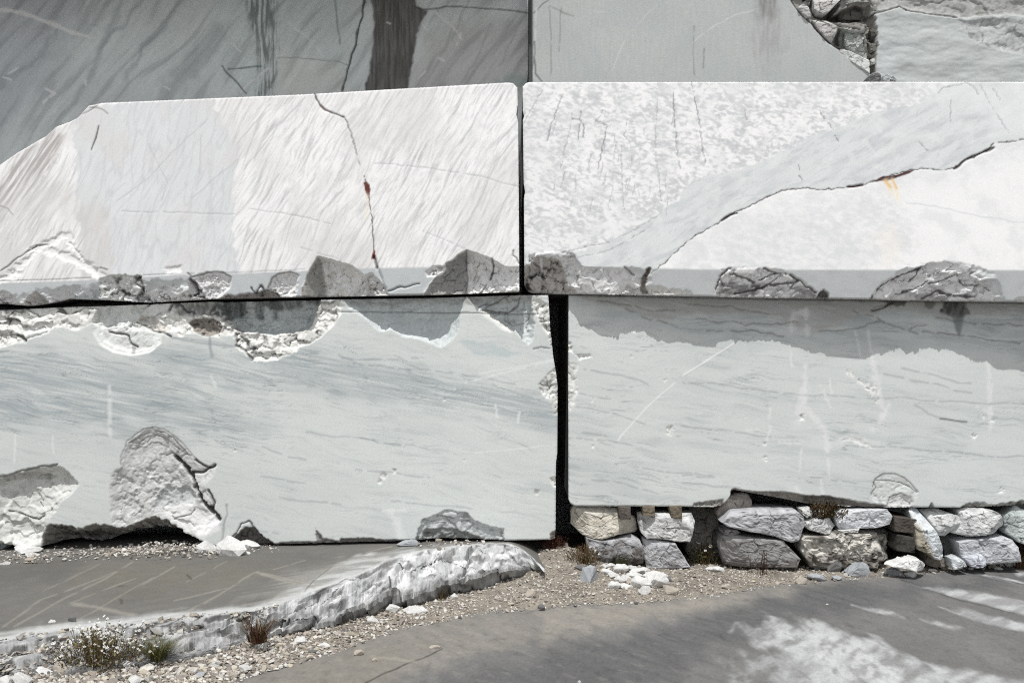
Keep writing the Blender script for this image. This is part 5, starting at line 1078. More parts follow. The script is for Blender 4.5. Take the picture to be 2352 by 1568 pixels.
def stone_mesh(name, poly, Yf, thick, base, seed, dirt=None, da=.5, planes=1, gmax=.42, rough=.009, top=.55, tint=None, bev=.010):
    rng = np.random.default_rng(seed)
    n = 88
    c, ang, R = outline_r(poly, n)
    R = R * (1 + .009 * np.interp(np.arange(n), np.arange(0, n + 1, 2), np.append(rng.normal(0, 1, n // 2), 0)))
    rs = np.concatenate([np.linspace(.05, .88, 18), [.93, .96, .985, 1.0]])
    U = c[0] + np.outer(rs, R * np.cos(ang)); V = c[1] + np.outer(rs, R * np.sin(ang))
    sc = (Yf + CAM_D) / FPX
    size = float(np.mean(R)) * sc
    lx = (U - c[0]) * sc / size; lz = -(V - c[1]) * sc / size
    D = np.full(U.shape, -9.0)
    gs = [(0, 0, 0), (rng.uniform(-.25, .25), top * 1.5, -.50 * top * 1.5)]      # the front and a facet that leans back towards the top
    for k in range(planes + 1):
        a = rng.uniform(0, 2 * np.pi); g = rng.uniform(.5, 1.2) * gmax * 2
        gs.append((g * math.cos(a), g * math.sin(a), -g * rng.uniform(.38, .75)))
    tl = rng.uniform(-.12, .12, 2)
    gs = [(gx + tl[0], gz + tl[1], b) for gx, gz, b in gs]
    for gx, gz, b in gs:
        D = np.maximum(D, gx * lx + gz * lz + b)
    D = D * size
    rr = np.repeat(rs[:, None], n, 1)
    D = D + bev * np.clip((rr - .88) / .12, 0, 1) ** 2
    fS, eS = facet((U + 6 * fbm(U / 20, V / 20, 3, seed % 41)) / 30 + seed, (V + 5 * fbm(U / 20 + 5, V / 20, 3, seed % 42)) / 22, seed % 50, .9, True)
    crv = (1 - sst(.02, .10, eS)) * sst(-.1, .3, fbm(U / 24, V / 24, 2, seed % 43)) * (planes > 0)
    D = D + .012 * crv
    D = D + rough * (1.5 * fS + .7 * facet(U / 10 + seed, V / 8, seed % 50 + 1, .8) + .4 * fbm(U / 6, V / 5, 3, seed % 60))
    D = np.clip(D, -.2, thick * .7)
    X = (U - 1176) * sc; Zz = CAM_Z - (V - 784) * sc; Y = Yf + D
    verts = [np.stack([X, Y, Zz], -1).reshape(-1, 3)]
    ctr = np.array([[(c[0] - 1176) * sc, float(Y[0].mean()), CAM_Z - (c[1] - 784) * sc]])
    nr = len(rs)
    cols = [np.tile(base, (nr * n, 1))]
    u, v = U.ravel(), V.ravel()
    cc = cols[0]
    cc = cc * (1 + .14 * fbm(u / 30, v / 24, 4, seed % 70) + .14 * fbm(u / 7, v / 6, 3, seed % 72))[:, None] * (1 - .14 * sst(.1, .6, aniso(u, v, rng.uniform(-60, 60), 40, 8, seed % 80, 3)))[:, None]
    cc = cc * (1 - .4 * crv.ravel())[:, None]
    if dirt is not None:
        m = sst(-.05, .45, fbm(u / 26 + 3, v / 22, 4, seed % 90)) * da
        cc = cc + (dirt - cc) * m[:, None]
    if tint is not None:
        m = tint[0](u, v)
        cc = cc + (tint[1] - cc) * np.clip(m, 0, 1)[:, None]
    cols[0] = cc
    quads = []
    def ring(i): return i * n + np.arange(n)
    for i in range(nr - 1):
        a, b = ring(i), ring(i + 1)
        quads.append(np.stack([a, np.roll(a, -1), np.roll(b, -1), b], -1))
    off = nr * n; prev = ring(nr - 1)
    for sh, dy in ((1.0, .35), (.93, .75), (.8, 1.0)):
        x = ctr[0, 0] + (X[-1] - ctr[0, 0]) * sh; z = ctr[0, 2] + (Zz[-1] - ctr[0, 2]) * sh
        y = np.maximum(Yf + thick * dy, Y[-1] + .01) + .02 * rng.normal(0, 1, n)
        verts.append(np.stack([x, y, z], -1)); cols.append(cc.reshape(nr, n, 3)[-1])
        cur = off + np.arange(n); off += n
        quads.append(np.stack([prev, np.roll(prev, -1), np.roll(cur, -1), cur], -1)); prev = cur
    verts.append(ctr); cols.append(base[None]); ci = off
    tris = np.stack([np.full(n, ci), np.roll(ring(0), -1), ring(0)], -1)
    return mesh_np(name, np.concatenate(verts), np.concatenate(quads), np.clip(np.concatenate(cols), .01, .85), tris=tris, ngons=[prev[::-1]], smooth=False)
ES = .89
W1, W2, W3 = alb(200, 201, 200, ES), alb(174, 175, 178, ES), alb(146, 145, 145, ES)
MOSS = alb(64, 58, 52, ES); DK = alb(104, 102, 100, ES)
c13 = lambda p: Z(1300, 1120, p, 5.926)
c16 = lambda p: Z(1660, 1120, p, 5.926)
c20 = lambda p: Z(2000, 1120, p, 5.926)
below = lambda y0, y1: (lambda u, v: sst(y0, y1, v + 14 * fbm(u / 20, v / 20, 3, 5)) * (.75 + .5 * fbm(u / 12, v / 12, 3, 7)))
GST = 'stones packed under the right block'
stones = [
    (c13([(225, 470), (260, 395), (620, 392), (880, 420), (1120, 560), (1150, 720), (1120, 770), (860, 775), (650, 830), (540, 825), (380, 780), (225, 640)]), .02, .6, alb(202, 198, 187, ES), dict(dirt=alb(158, 151, 138, ES), da=.6, top=.7), 'cream-coloured rounded stone under the corner of the right block'),
    (c13([(1145, 500), (1210, 485), (1490, 488), (1880, 490), (1915, 590), (1880, 760), (1840, 865), (1690, 870), (1500, 835), (1260, 830), (1190, 760), (1150, 620)]), -.03, .6, W1, dict(dirt=alb(128, 128, 130, ES), da=.5), 'white angular stone carrying two timber blocks'),
    (c13([(420, 810), (560, 850), (700, 862), (860, 840), (1060, 800), (1180, 870), (1215, 960), (1215, 1170), (800, 1230), (560, 1190), (450, 1000)]), -.02, .6, W2, dict(dirt=alb(92, 86, 80, ES), da=.6, tint=(below(1240, 1275), MOSS)), 'low stone blackened at its foot below the cream stone'),
    (c13([(1215, 845), (1400, 855), (1640, 885), (1730, 1020), (1850, 1210), (1560, 1240), (1260, 1250), (1222, 1050)]), -.02, .6, W2, dict(dirt=alb(140, 138, 140, ES), da=.5), 'grey wedge stone with a slanting right side below the white angular stone'),
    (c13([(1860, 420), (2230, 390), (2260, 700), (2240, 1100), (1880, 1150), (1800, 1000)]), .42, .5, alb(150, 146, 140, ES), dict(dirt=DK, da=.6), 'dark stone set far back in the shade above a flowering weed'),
    (c16([(130, 460), (250, 270), (390, 212), (540, 212), (610, 300), (618, 400), (560, 450), (330, 480), (160, 545), (125, 510)]), .12, .45, alb(176, 170, 164, ES), dict(dirt=alb(140, 134, 128, ES), da=.5), 'smooth brown-grey boulder wedged into the notch of the right block'),
    (c16([(185, 605), (330, 465), (740, 432), (1200, 440), (1300, 520), (1322, 600), (1285, 740), (1220, 870), (1140, 880), (900, 795), (500, 720), (270, 665)]), -.10, .6, W2, dict(dirt=alb(140, 140, 144, ES), da=.45, top=1.0, gmax=.45), 'long white tapering stone with slanting ridges under the notch'),
    (c16([(170, 720), (280, 700), (400, 708), (470, 765), (340, 790), (230, 770)]), -.02, .3, W3, dict(), 'thin dark stone sliver below the long tapering stone'),
    (c16([(200, 810), (260, 778), (600, 808), (1020, 850), (1110, 950), (1240, 1095), (1220, 1220), (700, 1230), (250, 1220), (185, 990)]), -.06, .6, W3, dict(dirt=alb(120, 118, 118, ES), da=.4, tint=(below(1280, 1310), MOSS)), 'grey trapezoid stone behind dry twigs in the bottom row'),
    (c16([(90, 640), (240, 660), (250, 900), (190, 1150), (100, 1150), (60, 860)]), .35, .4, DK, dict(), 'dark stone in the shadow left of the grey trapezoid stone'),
    (c16([(1260, 422), (1395, 405), (1432, 500), (1345, 545), (1292, 505)]), -.06, .2, W1, dict(planes=2), 'small white cube of stone at the left of two'),
    (c16([(1452, 452), (1600, 440), (1624, 500), (1602, 528), (1470, 532)]), -.05, .2, W1, dict(planes=2), 'small white brick-shaped stone at the right of two'),
    (c16([(1318, 590), (1440, 545), (1570, 560), (1660, 528), (1762, 660), (1680, 762), (1600, 770), (1370, 705), (1313, 655)]), -.06, .45, W1, dict(dirt=alb(150, 150, 150, ES), da=.4), 'white knobbly stone between the two long stones'),
    (c20([(-272, 485), (-124, 432), (120, 428), (380, 430), (485, 432), (552, 530), (525, 640), (350, 682), (0, 692), (-170, 708), (-218, 640)]), -.04, .6, alb(202, 204, 207, ES), dict(dirt=alb(158, 160, 163, ES), da=.35), 'long smooth white stone just left of the dark timber blocks'),
    (c16([(1785, 716), (1900, 706), (2078, 690), (2052, 742), (1850, 742)]), -.08, .3, W1, dict(planes=1), 'thin white stone sliver lying under the long smooth stone'),
    (c16([(1275, 830), (1340, 770), (1500, 792), (1650, 792), (1770, 722), (2100, 772), (2370, 782), (2390, 832), (2530, 822), (2560, 920), (2555, 1150), (2300, 1230), (1700, 1240), (1400, 1220), (1270, 1000)]), -.08, .7, alb(204, 201, 194, ES), dict(dirt=alb(70, 66, 60, ES), da=.85, rough=.03, tint=(below(1262, 1290), MOSS)), 'large blotchy black and white stone in the bottom row'),
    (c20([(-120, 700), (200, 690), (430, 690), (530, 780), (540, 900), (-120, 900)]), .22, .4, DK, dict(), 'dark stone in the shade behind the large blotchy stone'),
    (c20([(830, 480), (880, 420), (960, 455), (1060, 610), (1165, 770), (1235, 930), (1262, 1080), (1215, 1135), (1100, 1105), (1050, 1040), (900, 985), (868, 900), (870, 700)]), -.10, .35, alb(206, 211, 214, ES), dict(dirt=alb(150, 144, 128, ES), da=.3, tint=((lambda u, v: sst(14, 0, u - (2106 + (v - 1201) * .42)) * sst(1195, 1215, v) * .8), alb(140, 130, 108, ES))), 'tall pale slab leaning to the left beside the dark timber'),
    (c20([(950, 450), (1160, 422), (1300, 470), (1470, 520), (1494, 570), (1385, 700), (1270, 802), (1180, 785), (1090, 650)]), .02, .5, W1, dict(dirt=alb(150, 150, 150, ES), da=.35, gmax=.55), 'white pointed stone wedged right of the leaning slab'),
    (c20([(1462, 450), (1580, 412), (1830, 425), (1960, 460), (2040, 530), (2078, 640), (1950, 765), (1800, 778), (1560, 797), (1400, 772), (1378, 740), (1500, 600)]), -.04, .6, W1, dict(dirt=alb(146, 150, 150, ES), da=.5, gmax=.5), 'bulky white stone in the upper row near the right edge'),
    (c20([(2080, 520), (2180, 450), (2250, 378), (2330, 430), (2440, 450), (2440, 870), (2323, 900), (2260, 880), (2110, 750)]), .0, .6, alb(172, 180, 178, ES), dict(dirt=alb(204, 208, 207, ES), da=.5), 'greenish stone at the far right end of the upper row'),
    (c20([(1455, 885), (1560, 842), (1800, 825), (2080, 800), (2180, 850), (2262, 950), (2290, 1140), (1900, 1190), (1520, 1170), (1465, 980)]), -.03, .6, alb(186, 188, 191, ES), dict(dirt=alb(158, 157, 161, ES), da=.4), 'smooth lavender-grey stone in the bottom row near the right edge'),
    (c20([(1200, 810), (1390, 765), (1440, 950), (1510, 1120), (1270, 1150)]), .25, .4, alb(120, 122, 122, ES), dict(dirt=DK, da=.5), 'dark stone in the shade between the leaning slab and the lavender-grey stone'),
    (c20([(1335, 1100), (1440, 1075), (1530, 1140), (1565, 1210), (1480, 1250), (1370, 1245)]), -.14, .2, alb(196, 200, 202, ES), dict(planes=4), 'small pale stone on the ground beside the foot of the leaning slab'),
    (c20([(1550, 1105), (1680, 1070), (1770, 1050), (1855, 1120), (1830, 1200), (1700, 1235), (1620, 1215)]), -.12, .2, alb(196, 199, 206, ES), dict(planes=4, gmax=.55), 'small crumpled pale stone lying before the lavender-grey stone'),
    (c20([(1000, 1040), (1150, 1090), (1280, 1110), (1300, 1200), (1150, 1230), (1000, 1180)]), .05, .3, alb(120, 114, 106, ES), dict(), 'dark stone buried under the foot of the leaning slab'),
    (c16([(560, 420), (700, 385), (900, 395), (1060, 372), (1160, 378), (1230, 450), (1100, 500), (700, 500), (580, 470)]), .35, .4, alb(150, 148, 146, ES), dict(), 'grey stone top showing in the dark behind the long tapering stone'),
]
for k, (src, du) in enumerate([(6, 760), (8, 760), (15, 700), (13, 690)]):      # the row goes on past the picture
    pl, yf, th, col, kw, lab = stones[src]
    stones.append(([(a + du, b) for a, b in pl], yf, th, col, {kk: vv for kk, vv in kw.items() if kk != 'tint'}, ['long grey stone in the upper row past the right picture edge', 'grey stone in the bottom row past the right picture edge', 'blotchy stone at the far end of the bottom row', 'smooth stone at the far end of the upper row'][k]))
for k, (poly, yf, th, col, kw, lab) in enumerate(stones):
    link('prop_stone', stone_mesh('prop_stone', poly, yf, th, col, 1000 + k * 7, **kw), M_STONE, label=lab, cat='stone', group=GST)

# ------------------------------------------------------------------ timber blocks
def timber(poly, Yf, thick, base, seed, lab):
    me = stone_mesh('timber_block', poly, Yf, thick, base, seed, dirt=base * .55, da=.6, planes=0, gmax=.05, rough=.006, top=.06, bev=.012)
    link('timber_block', me, M_WOOD, label=lab, cat='timber block', group='timber packing under the right block')
timber(c13([(858, 386), (1036, 390), (1036, 562), (880, 558)]), -.05, .5, alb(92, 86, 82, ES), 2000, 'square timber block resting on the cream stone')
timber(c13([(1200, 388), (1366, 388), (1372, 512), (1204, 512)]), -.05, .5, alb(122, 113, 99, ES), 2010, 'tan timber block at the left of two on the white angular stone')
timber(c13([(1560, 386), (1736, 386), (1736, 552), (1584, 548)]), -.055, .5, alb(106, 98, 86, ES), 2020, 'brown timber block at the right of two on the white angular stone')
timber(c20([(568, 522), (710, 540), (856, 560), (856, 758), (572, 738)]), -.03, .5, alb(84, 79, 74, ES), 2030, 'dark timber block uppermost of two beside the leaning slab')
timber(c20([(600, 778), (640, 772), (862, 812), (852, 1028), (600, 996), (580, 960)]), -.03, .5, alb(72, 70, 66, ES), 2040, 'dark timber block lowest of two beside the leaning slab')

# broken pieces that stand in the fault of the right wall
z8 = lambda p: Z(1800, 0, p, 6.857)
for k, (pl, yy, c, kw) in enumerate([
        ([(735, -80), (1150, -80), (1150, -10), (1040, 110), (960, 190), (880, 232), (790, 205), (740, 140)], 2.20, (196, 194, 192), {}),
        ([(468, 122), (560, 40), (655, 110), (682, 272), (600, 282)], 2.22, (198, 196, 194), {}),
        ([(700, 320), (780, 300), (920, 310), (1110, 430), (1060, 560), (1015, 668), (900, 575), (780, 440)], 2.22, (196, 194, 192), {}),
        ([(1045, 735), (1220, 765), (1420, 860), (1600, 945), (1600, 1165), (1300, 960)], 2.24, (222, 225, 222), {}),
        ([(1215, 425), (1380, 445), (1540, 490), (1590, 900), (1440, 860), (1260, 765), (1205, 690)], 2.36, (182, 186, 182), dict(rough=.02)),
        ([(1010, 255), (1200, 130), (1400, 50), (1555, 100), (1590, 318), (1300, 318), (1050, 300)], 2.42, (110, 108, 104), dict(gmax=.6)),
        ([(560, -80), (690, -80), (680, 30), (600, 20)], 2.3, (120, 116, 112), {}),
        ([(1180, -80), (1560, -80), (1580, 40), (1420, 30), (1240, 60)], 2.26, (170, 170, 168), {}),
        ([(1610, 470), (1700, 440), (1715, 600), (1640, 640)], 2.30, (90, 88, 84), {}), ([(1590, 660), (1720, 690), (1735, 790), (1620, 830)], 2.28, (120, 118, 112), {}), ([(1610, 940), (1690, 900), (1690, 1010), (1620, 1030)], 2.26, (190, 190, 186), {}), ([(1620, 60), (1700, 40), (1720, 200), (1620, 240)], 2.27, (150, 150, 146), {})]):
    link('rock_piece', stone_mesh('rock_piece', z8(pl), yy, .5, alb(*c, 1.06), 2300 + k * 5, **kw), M_WALL, wall_right)
# the rounded stone on top of the right block
link('round_stone', stone_mesh('round_stone', Z(1800, 0, [(1605, 1290), (1612, 1190), (1660, 1140), (1730, 1128), (1790, 1180), (1795, 1290)], 6.857), 1.3, .25, alb(112, 112, 112, .8), 2100, planes=3), M_STONE, label='small dark round stone on top of the right block below the fault', cat='stone')
link('flat_stone', stone_mesh('flat_stone', Z(1800, 0, [(1800, 1290), (1810, 1200), (1880, 1160), (1960, 1180), (2060, 1250), (2070, 1290)], 6.857), 1.5, .25, alb(166, 170, 170, .9), 2110, planes=3), M_STONE, label='flat grey stone on top of the right block beside the round stone', cat='stone')

# ------------------------------------------------------------------ loose rocks
def hull_rock(seed, npts=22, flat=.7, cut=0):
    rng = np.random.default_rng(seed)
    bm = bmesh.new()
    p = rng.normal(0, 1, (npts, 3)); p /= np.linalg.norm(p, axis=1)[:, None]
    p *= rng.uniform(.8, 1.0, (npts, 1)); p[:, 2] *= flat; p[:, 1] *= rng.uniform(.6, .95)
    for k in range(3):
        nrm = rng.normal(0, 1, 3); nrm /= np.linalg.norm(nrm); d = rng.uniform(.35, .6)
        p -= np.maximum(p @ nrm - d, 0)[:, None] * nrm
    vs = [bm.verts.new(q) for q in p]
    r = bmesh.ops.convex_hull(bm, input=vs)
    bmesh.ops.delete(bm, geom=[g for g in bm.verts if not g.link_faces], context='VERTS')
    bmesh.ops.bevel(bm, geom=list(bm.edges), offset=.03, segments=1, affect='EDGES', clamp_overlap=True)
    bmesh.ops.triangulate(bm, faces=list(bm.faces))
    bmesh.ops.subdivide_edges(bm, edges=[e_ for e_ in bm.edges if e_.calc_length() > .3], cuts=2, use_grid_fill=True)
    bm.normal_update()
    cs = np.array([v_.co[:] for v_ in bm.verts])
    dn = .05 * facet(cs[:, 0] * 3 + seed, cs[:, 1] * 3 + cs[:, 2] * 2, seed % 30, .8) + .035 * fbm(cs[:, 0] * 5, cs[:, 1] * 4 + cs[:, 2] * 5, 3, seed % 33)
    for v_, d_ in zip(bm.verts, dn):
        v_.co += v_.normal * float(d_)
    bmesh.ops.recalc_face_normals(bm, faces=list(bm.faces))
    me = bpy.data.meshes.new('loose_rock'); bm.to_mesh(me); bm.free()
    return me
def tint_mesh(me, base, seed):
    rng = np.random.default_rng(seed)
    n = len(me.vertices); co = np.zeros(n * 3, f4); me.vertices.foreach_get('co', co); co = co.reshape(-1, 3)
    cc = np.tile(base, (n, 1)) * (1 + .15 * fbm(co[:, 0] * 2 + seed, co[:, 2] * 2 + co[:, 1], 3, seed % 40))[:, None]
    ca = me.color_attributes.new('rock_colour', 'FLOAT_COLOR', 'POINT'); c4 = np.ones((n, 4), f4); c4[:, :3] = np.clip(cc, .02, .85)
    ca.data.foreach_set('color', c4.ravel())
EG = 1.05
RW, RG, RB, RD = alb(228, 228, 226, EG), alb(176, 180, 184, EG), alb(190, 182, 170, EG), alb(120, 120, 120, EG)
protos = {}
for ci, (cn, cv) in enumerate({'w': RW, 'g': RG, 'b': RB, 'd': RD}.items()):
    for k in range(5):
        for fl in ('r', 'f'):
            me = hull_rock(3000 + ci * 50 + k * 7, 20 + k * 2, .75 if fl == 'r' else .38)
            tint_mesh(me, cv, 60 + k + ci * 9); me.materials.append(M_STONE)
            protos[cn, fl, k] = me
def rock_at(u, v, w, col, fl, label, group, z=None, seed=0, name='loose_rock', asp=None):
    """a rock whose foot shows at (u, v) and which is about w picture units wide"""
    r = random.Random(seed * 13 + int(u * 3 + v * 7))
    zz = ROAD_Z if z is None else z
    for _ in range(4):
        x, y = G(u, v, zz)
        if z is None: zz = float(ground_z(x, y))
    half = w * (y + CAM_D) / FPX / 2
    me = protos[col, fl, r.randrange(5)]
    h = (.75 if fl == 'r' else .38)
    o = link(name, me, None, label=label, cat='rock', group=group)
    o.location = (x, y + half * .6, zz + half * h * .6)
    half *= 1.3
    o.scale = (half * 1.05, half * r.uniform(.8, 1.0), half * (asp or 1.0))
    o.rotation_euler = (r.uniform(-.18, .18), r.uniform(-.18, .18), r.uniform(-.5, .5) + (math.pi if r.random() < .5 else 0))
    return o
# pile in front of the props
heap_labs = ['squarish white rock at the back of the heap before the props', 'long white rock at the back right of the heap', 'flat white rock in the middle of the heap before the props', 'largest flat white rock at the right of the heap', 'white rock with a grey face at the front middle of the heap', 'big white rock at the front right of the heap', 'white rock standing at the front left of the heap', 'small white rock at the back left of the heap', 'low white flat rock between the front rocks of the heap']
pile_lab, pile_g = 'small angular white rock filling the heap before the props', 'heap of white rocks before the props'
for k, (x, y, w, c, fl) in enumerate([(900, 1300, 165, 'w', 'r'), (1180, 1310, 210, 'w', 'f'), (1095, 1365, 190, 'w', 'f'), (1410, 1390, 260, 'w', 'f'), (1175, 1505, 210, 'w', 'r'), (1395, 1500, 260, 'w', 'r'), (812, 1510, 140, 'w', 'r'), (700, 1310, 110, 'w', 'r'), (960, 1505, 160, 'w', 'f'), (800, 1365, 130, 'w', 'r'), (1050, 1270, 110, 'w', 'r'), (960, 1410, 130, 'w', 'r'), (1310, 1350, 110, 'w', 'r'), (880, 1400, 90, 'w', 'r'), (1040, 1440, 100, 'b', 'r'), (760, 1200, 90, 'w', 'f'), (680, 1230, 80, 'w', 'r')]):
    u, v = c13([(x, y)])[0]
    rock_at(u, v, w / 5.926 * 1.25, c, fl, heap_labs[k] if k < len(heap_labs) else pile_lab, pile_g, seed=k)
singles = [
    (c13, 470, 1400, 350, 'g', 'r', 'blue-grey broken rock at the left end of the white heap'), (c13, 360, 1190, 190, 'd', 'f', 'flat dark rock behind the blue-grey rock'), (c13, 1215, 1580, 190, 'w', 'r', 'white rock lying lowest in front of the heap'), (c13, 1570, 1590, 220, 'b', 'r', 'tan rock right of the lowest white rock'), (c13, 1560, 1410, 110, 'd', 'r', 'small dark rock touching the right end of the heap'),
    (c16, 110, 1280, 230, 'w', 'f', 'lone white tapering rock on gravel left of the twigs'), (c16, 1515, 1255, 160, 'g', 'r', 'rounded pale rock before the large blotchy stone'), (c16, 1705, 1280, 230, 'd', 'r', 'brown rough rock before the large blotchy stone'), (c16, 2060, 1320, 300, 'g', 'r', 'blue-grey rock with a dark hollow by the road edge'), (c16, 1510, 1370, 260, 'g', 'f', 'flat grey rock at the gravel edge left of a pale flat rock'), (c16, 1740, 1400, 200, 'g', 'f', 'pale flat pointed rock at the gravel edge'),
    (c20, 560, 1330, 190, 'g', 'r', 'grey rock in the shadow under the left end of the white slab'), (c20, 800, 1345, 150, 'w', 'r', 'white rock under the middle of the white slab'),
]
for k, (cf, x, y, w, c, fl, lab) in enumerate(singles):
    u, v = cf([(x, y)])[0]
    rock_at(u, v, w / 5.926, c, fl, lab, None, seed=40 + k)
small = [(c16, 1880, 1260, 90, 'w'), (c16, 1870, 1340, 80, 'w'), (c16, 1930, 1310, 120, 'w'), (c20, 280, 1240, 110, 'b'), (c20, 420, 1300, 90, 'w'), (c20, 650, 1330, 80, 'w'), (c20, 1100, 1260, 120, 'w'), (c20, 1250, 1250, 90, 'b'), (c20, 1760, 1240, 110, 'd'), (c20, 1900, 1225, 110, 'b'), (c20, 2010, 1190, 120, 'w'), (c20, 2160, 1205, 130, 'w'), (c20, 1990, 1250, 100, 'w'), (c20, 2100, 1160, 80, 'w'), (c20, 380, 1200, 110, 'b'), (c20, 1610, 1250, 70, 'w'), (c16, 1420, 1330, 90, 'b'), (c16, 1280, 1450, 170, 'b'), (c16, 960, 1440, 110, 'b'), (c16, 250, 1500, 140, 'b')]
for k, (cf, x, y, w, c) in enumerate(small):
    u, v = cf([(x, y)])[0]
    rock_at(u, v, w / 5.926, c, 'r' if k % 2 else 'f', 'small rock strewn along the road edge below the props', 'small rocks below the props', seed=80 + k)
# white slab leaning on rubble
def slab_thing(poly, Yf, thick, col, seed, lab, name, cat='rock'):
    link(name, stone_mesh(name, poly, Yf, thick, col, seed, planes=4, gmax=.6, top=1.2, dirt=col * .8, da=.3), M_STONE, label=lab, cat=cat)
slab_thing(c20([(480, 1205), (600, 1165), (730, 1138), (830, 1115), (890, 1095), (930, 1130), (990, 1160), (1062, 1212), (1025, 1288), (900, 1278), (650, 1247)]), -.32, .22, alb(236, 236, 234, EG), 3500, 'bright white broken slab lying across rocks by the road', 'rock_slab')
# on the ledge
for k, (u, v, w, c, fl, lab) in enumerate([(472, 1272, 42, 'w', 'r', 'white rock at the left of three on the ledge by the block foot'), (526, 1279, 66, 'w', 'r', 'large faceted white rock in the middle of three on the ledge'), (560, 1262, 60, 'w', 'f', 'flat white rock at the right of three on the ledge'), (567, 1275, 14, 'w', 'r', 'tiny white chip beside the three rocks on the ledge'), (936, 1256, 46, 'g', 'f', 'flat grey rock lying alone on the ledge under the block'), (52, 1272, 62, 'w', 'f', 'long white rock among pebbles at the left end of the ledge'), (72, 1278, 30, 'w', 'f', 'short white rock right below the long white rock on the ledge'), (14, 1262, 56, 'g', 'r', 'grey boulder at the left picture edge on the ledge'), (10, 1297, 24, 'w', 'f', 'flat white chip on the ledge at the left picture edge'), (118, 1432, 14, 'w', 'r', 'small white stone near the ledge rim above the flowers'), (165, 1430, 22, 'd', 'r', 'small dark stone near the ledge rim above the flowers')]):
    x0, y0 = G(u, v, 0); rock_at(u, v, w, c, fl, lab, None, z=float(ledge_z(x0)) - .005, seed=130 + k)
# foreground rubble at the left corner
c7 = lambda p: Z(0, 1400, p, 5.714)
for k, (x, y, w, c, fl, lab) in enumerate([(510, 800, 230, 'w', 'r', 'pale rounded rock just left of the flowering clump'), (480, 950, 260, 'g', 'r', 'round grey rock below the pale rounded rock'), (530, 1030, 290, 'w', 'f', 'long white flat rock in the lower left corner'), (250, 1150, 260, 'w', 'r', 'bright white rock at the bottom left edge'), (60, 1150, 190, 'w', 'r', 'white rock cut by the left picture corner'), (145, 790, 120, 'w', 'r', 'small white rock beside the left grass tuft'), (20, 900, 210, 'd', 'r', 'dark boulder cut by the left picture edge'), (920, 940, 180, 'g', 'r', 'grey rock in front of the flowering clump'), (1650, 960, 200, 'w', 'r', 'white rock just above the long pale slab'), (740, 1010, 240, 'b', 'r', 'tan rock between the flat white rock and the slab'), (1745, 1120, 170, 'w', 'r', 'white rock at the bottom edge right of the slab'), (1900, 500, 180, 'g', 'f', 'pale rock on the rubble right of the flowers'), (330, 560, 260, 'w', 'f', 'long white rock lying along the ledge rim'), (100, 600, 240, 'w', 'f', 'flat white rock at the ledge rim by the left edge'), (130, 680, 300, 'd', 'f', 'flat grey rock under the ledge rim by the left edge'), (660, 600, 90, 'w', 'r', 'small white rock at the upper left of the flowering clump')]):
    u, v = c7([(x, y)])[0]
    rock_at(u, v, w / 5.714, c, fl, lab, None, z=(-.16 if y < 900 else -.20), seed=170 + k)
slab_thing(c7([(780, 1140), (960, 1020), (1150, 920), (1380, 868), (1480, 900), (1600, 960), (1700, 990), (1500, 1060), (1260, 1140), (1100, 1180), (800, 1190)]), -2.95, .22, alb(188, 194, 196, EG), 3600, 'long pale grey slab at the bottom left below the flowers', 'rock_slab')
strip_labs = {0: 'pointed tan stone lying alone on the road', 1: 'small black stone on the road below the white heap', 2: 'tan stone at the road edge by a crack', 3: 'tiny white stone alone on the grey road', 4: 'small white stone at the bottom edge of the road', 6: 'long flat white rock on the gravel below the ledge', 9: 'dark grey stone at the gravel edge', 10: 'dark stone on the gravel before the heap', 12: 'white rock against the ledge tip', 24: 'grey stone at the bottom edge of the gravel'}
for k, (u, v, w, c) in enumerate([(998, 1490, 22, 'b'), (1462, 1387, 10, 'd'), (823, 1505, 20, 'b'), (1900, 1388, 6, 'w'), (1330, 1568, 10, 'w'), (860, 1518, 10, 'b'), (950, 1412, 52, 'w'), (900, 1405, 30, 'w'), (855, 1432, 24, 'w'), (720, 1500, 24, 'd'), (1246, 1400, 18, 'd'), (1220, 1370, 24, 'b'), (1136, 1322, 30, 'w'), (975, 1365, 22, 'w'), (1045, 1375, 18, 'w'), (600, 1487, 30, 'w'), (560, 1540, 26, 'w'), (530, 1558, 24, 'b'), (655, 1505, 22, 'b'), (690, 1478, 26, 'w'), (745, 1488, 22, 'w'), (640, 1470, 20, 'w'), (800, 1462, 22, 'b'), (490, 1530, 24, 'w'), (460, 1555, 28, 'g')]):
    rock_at(u, v, w, c, 'r' if k % 3 else 'f', strip_labs.get(k, 'loose stone lying on the gravel strip or at its road edge'), 'loose stones on the gravel strip', seed=210 + k)

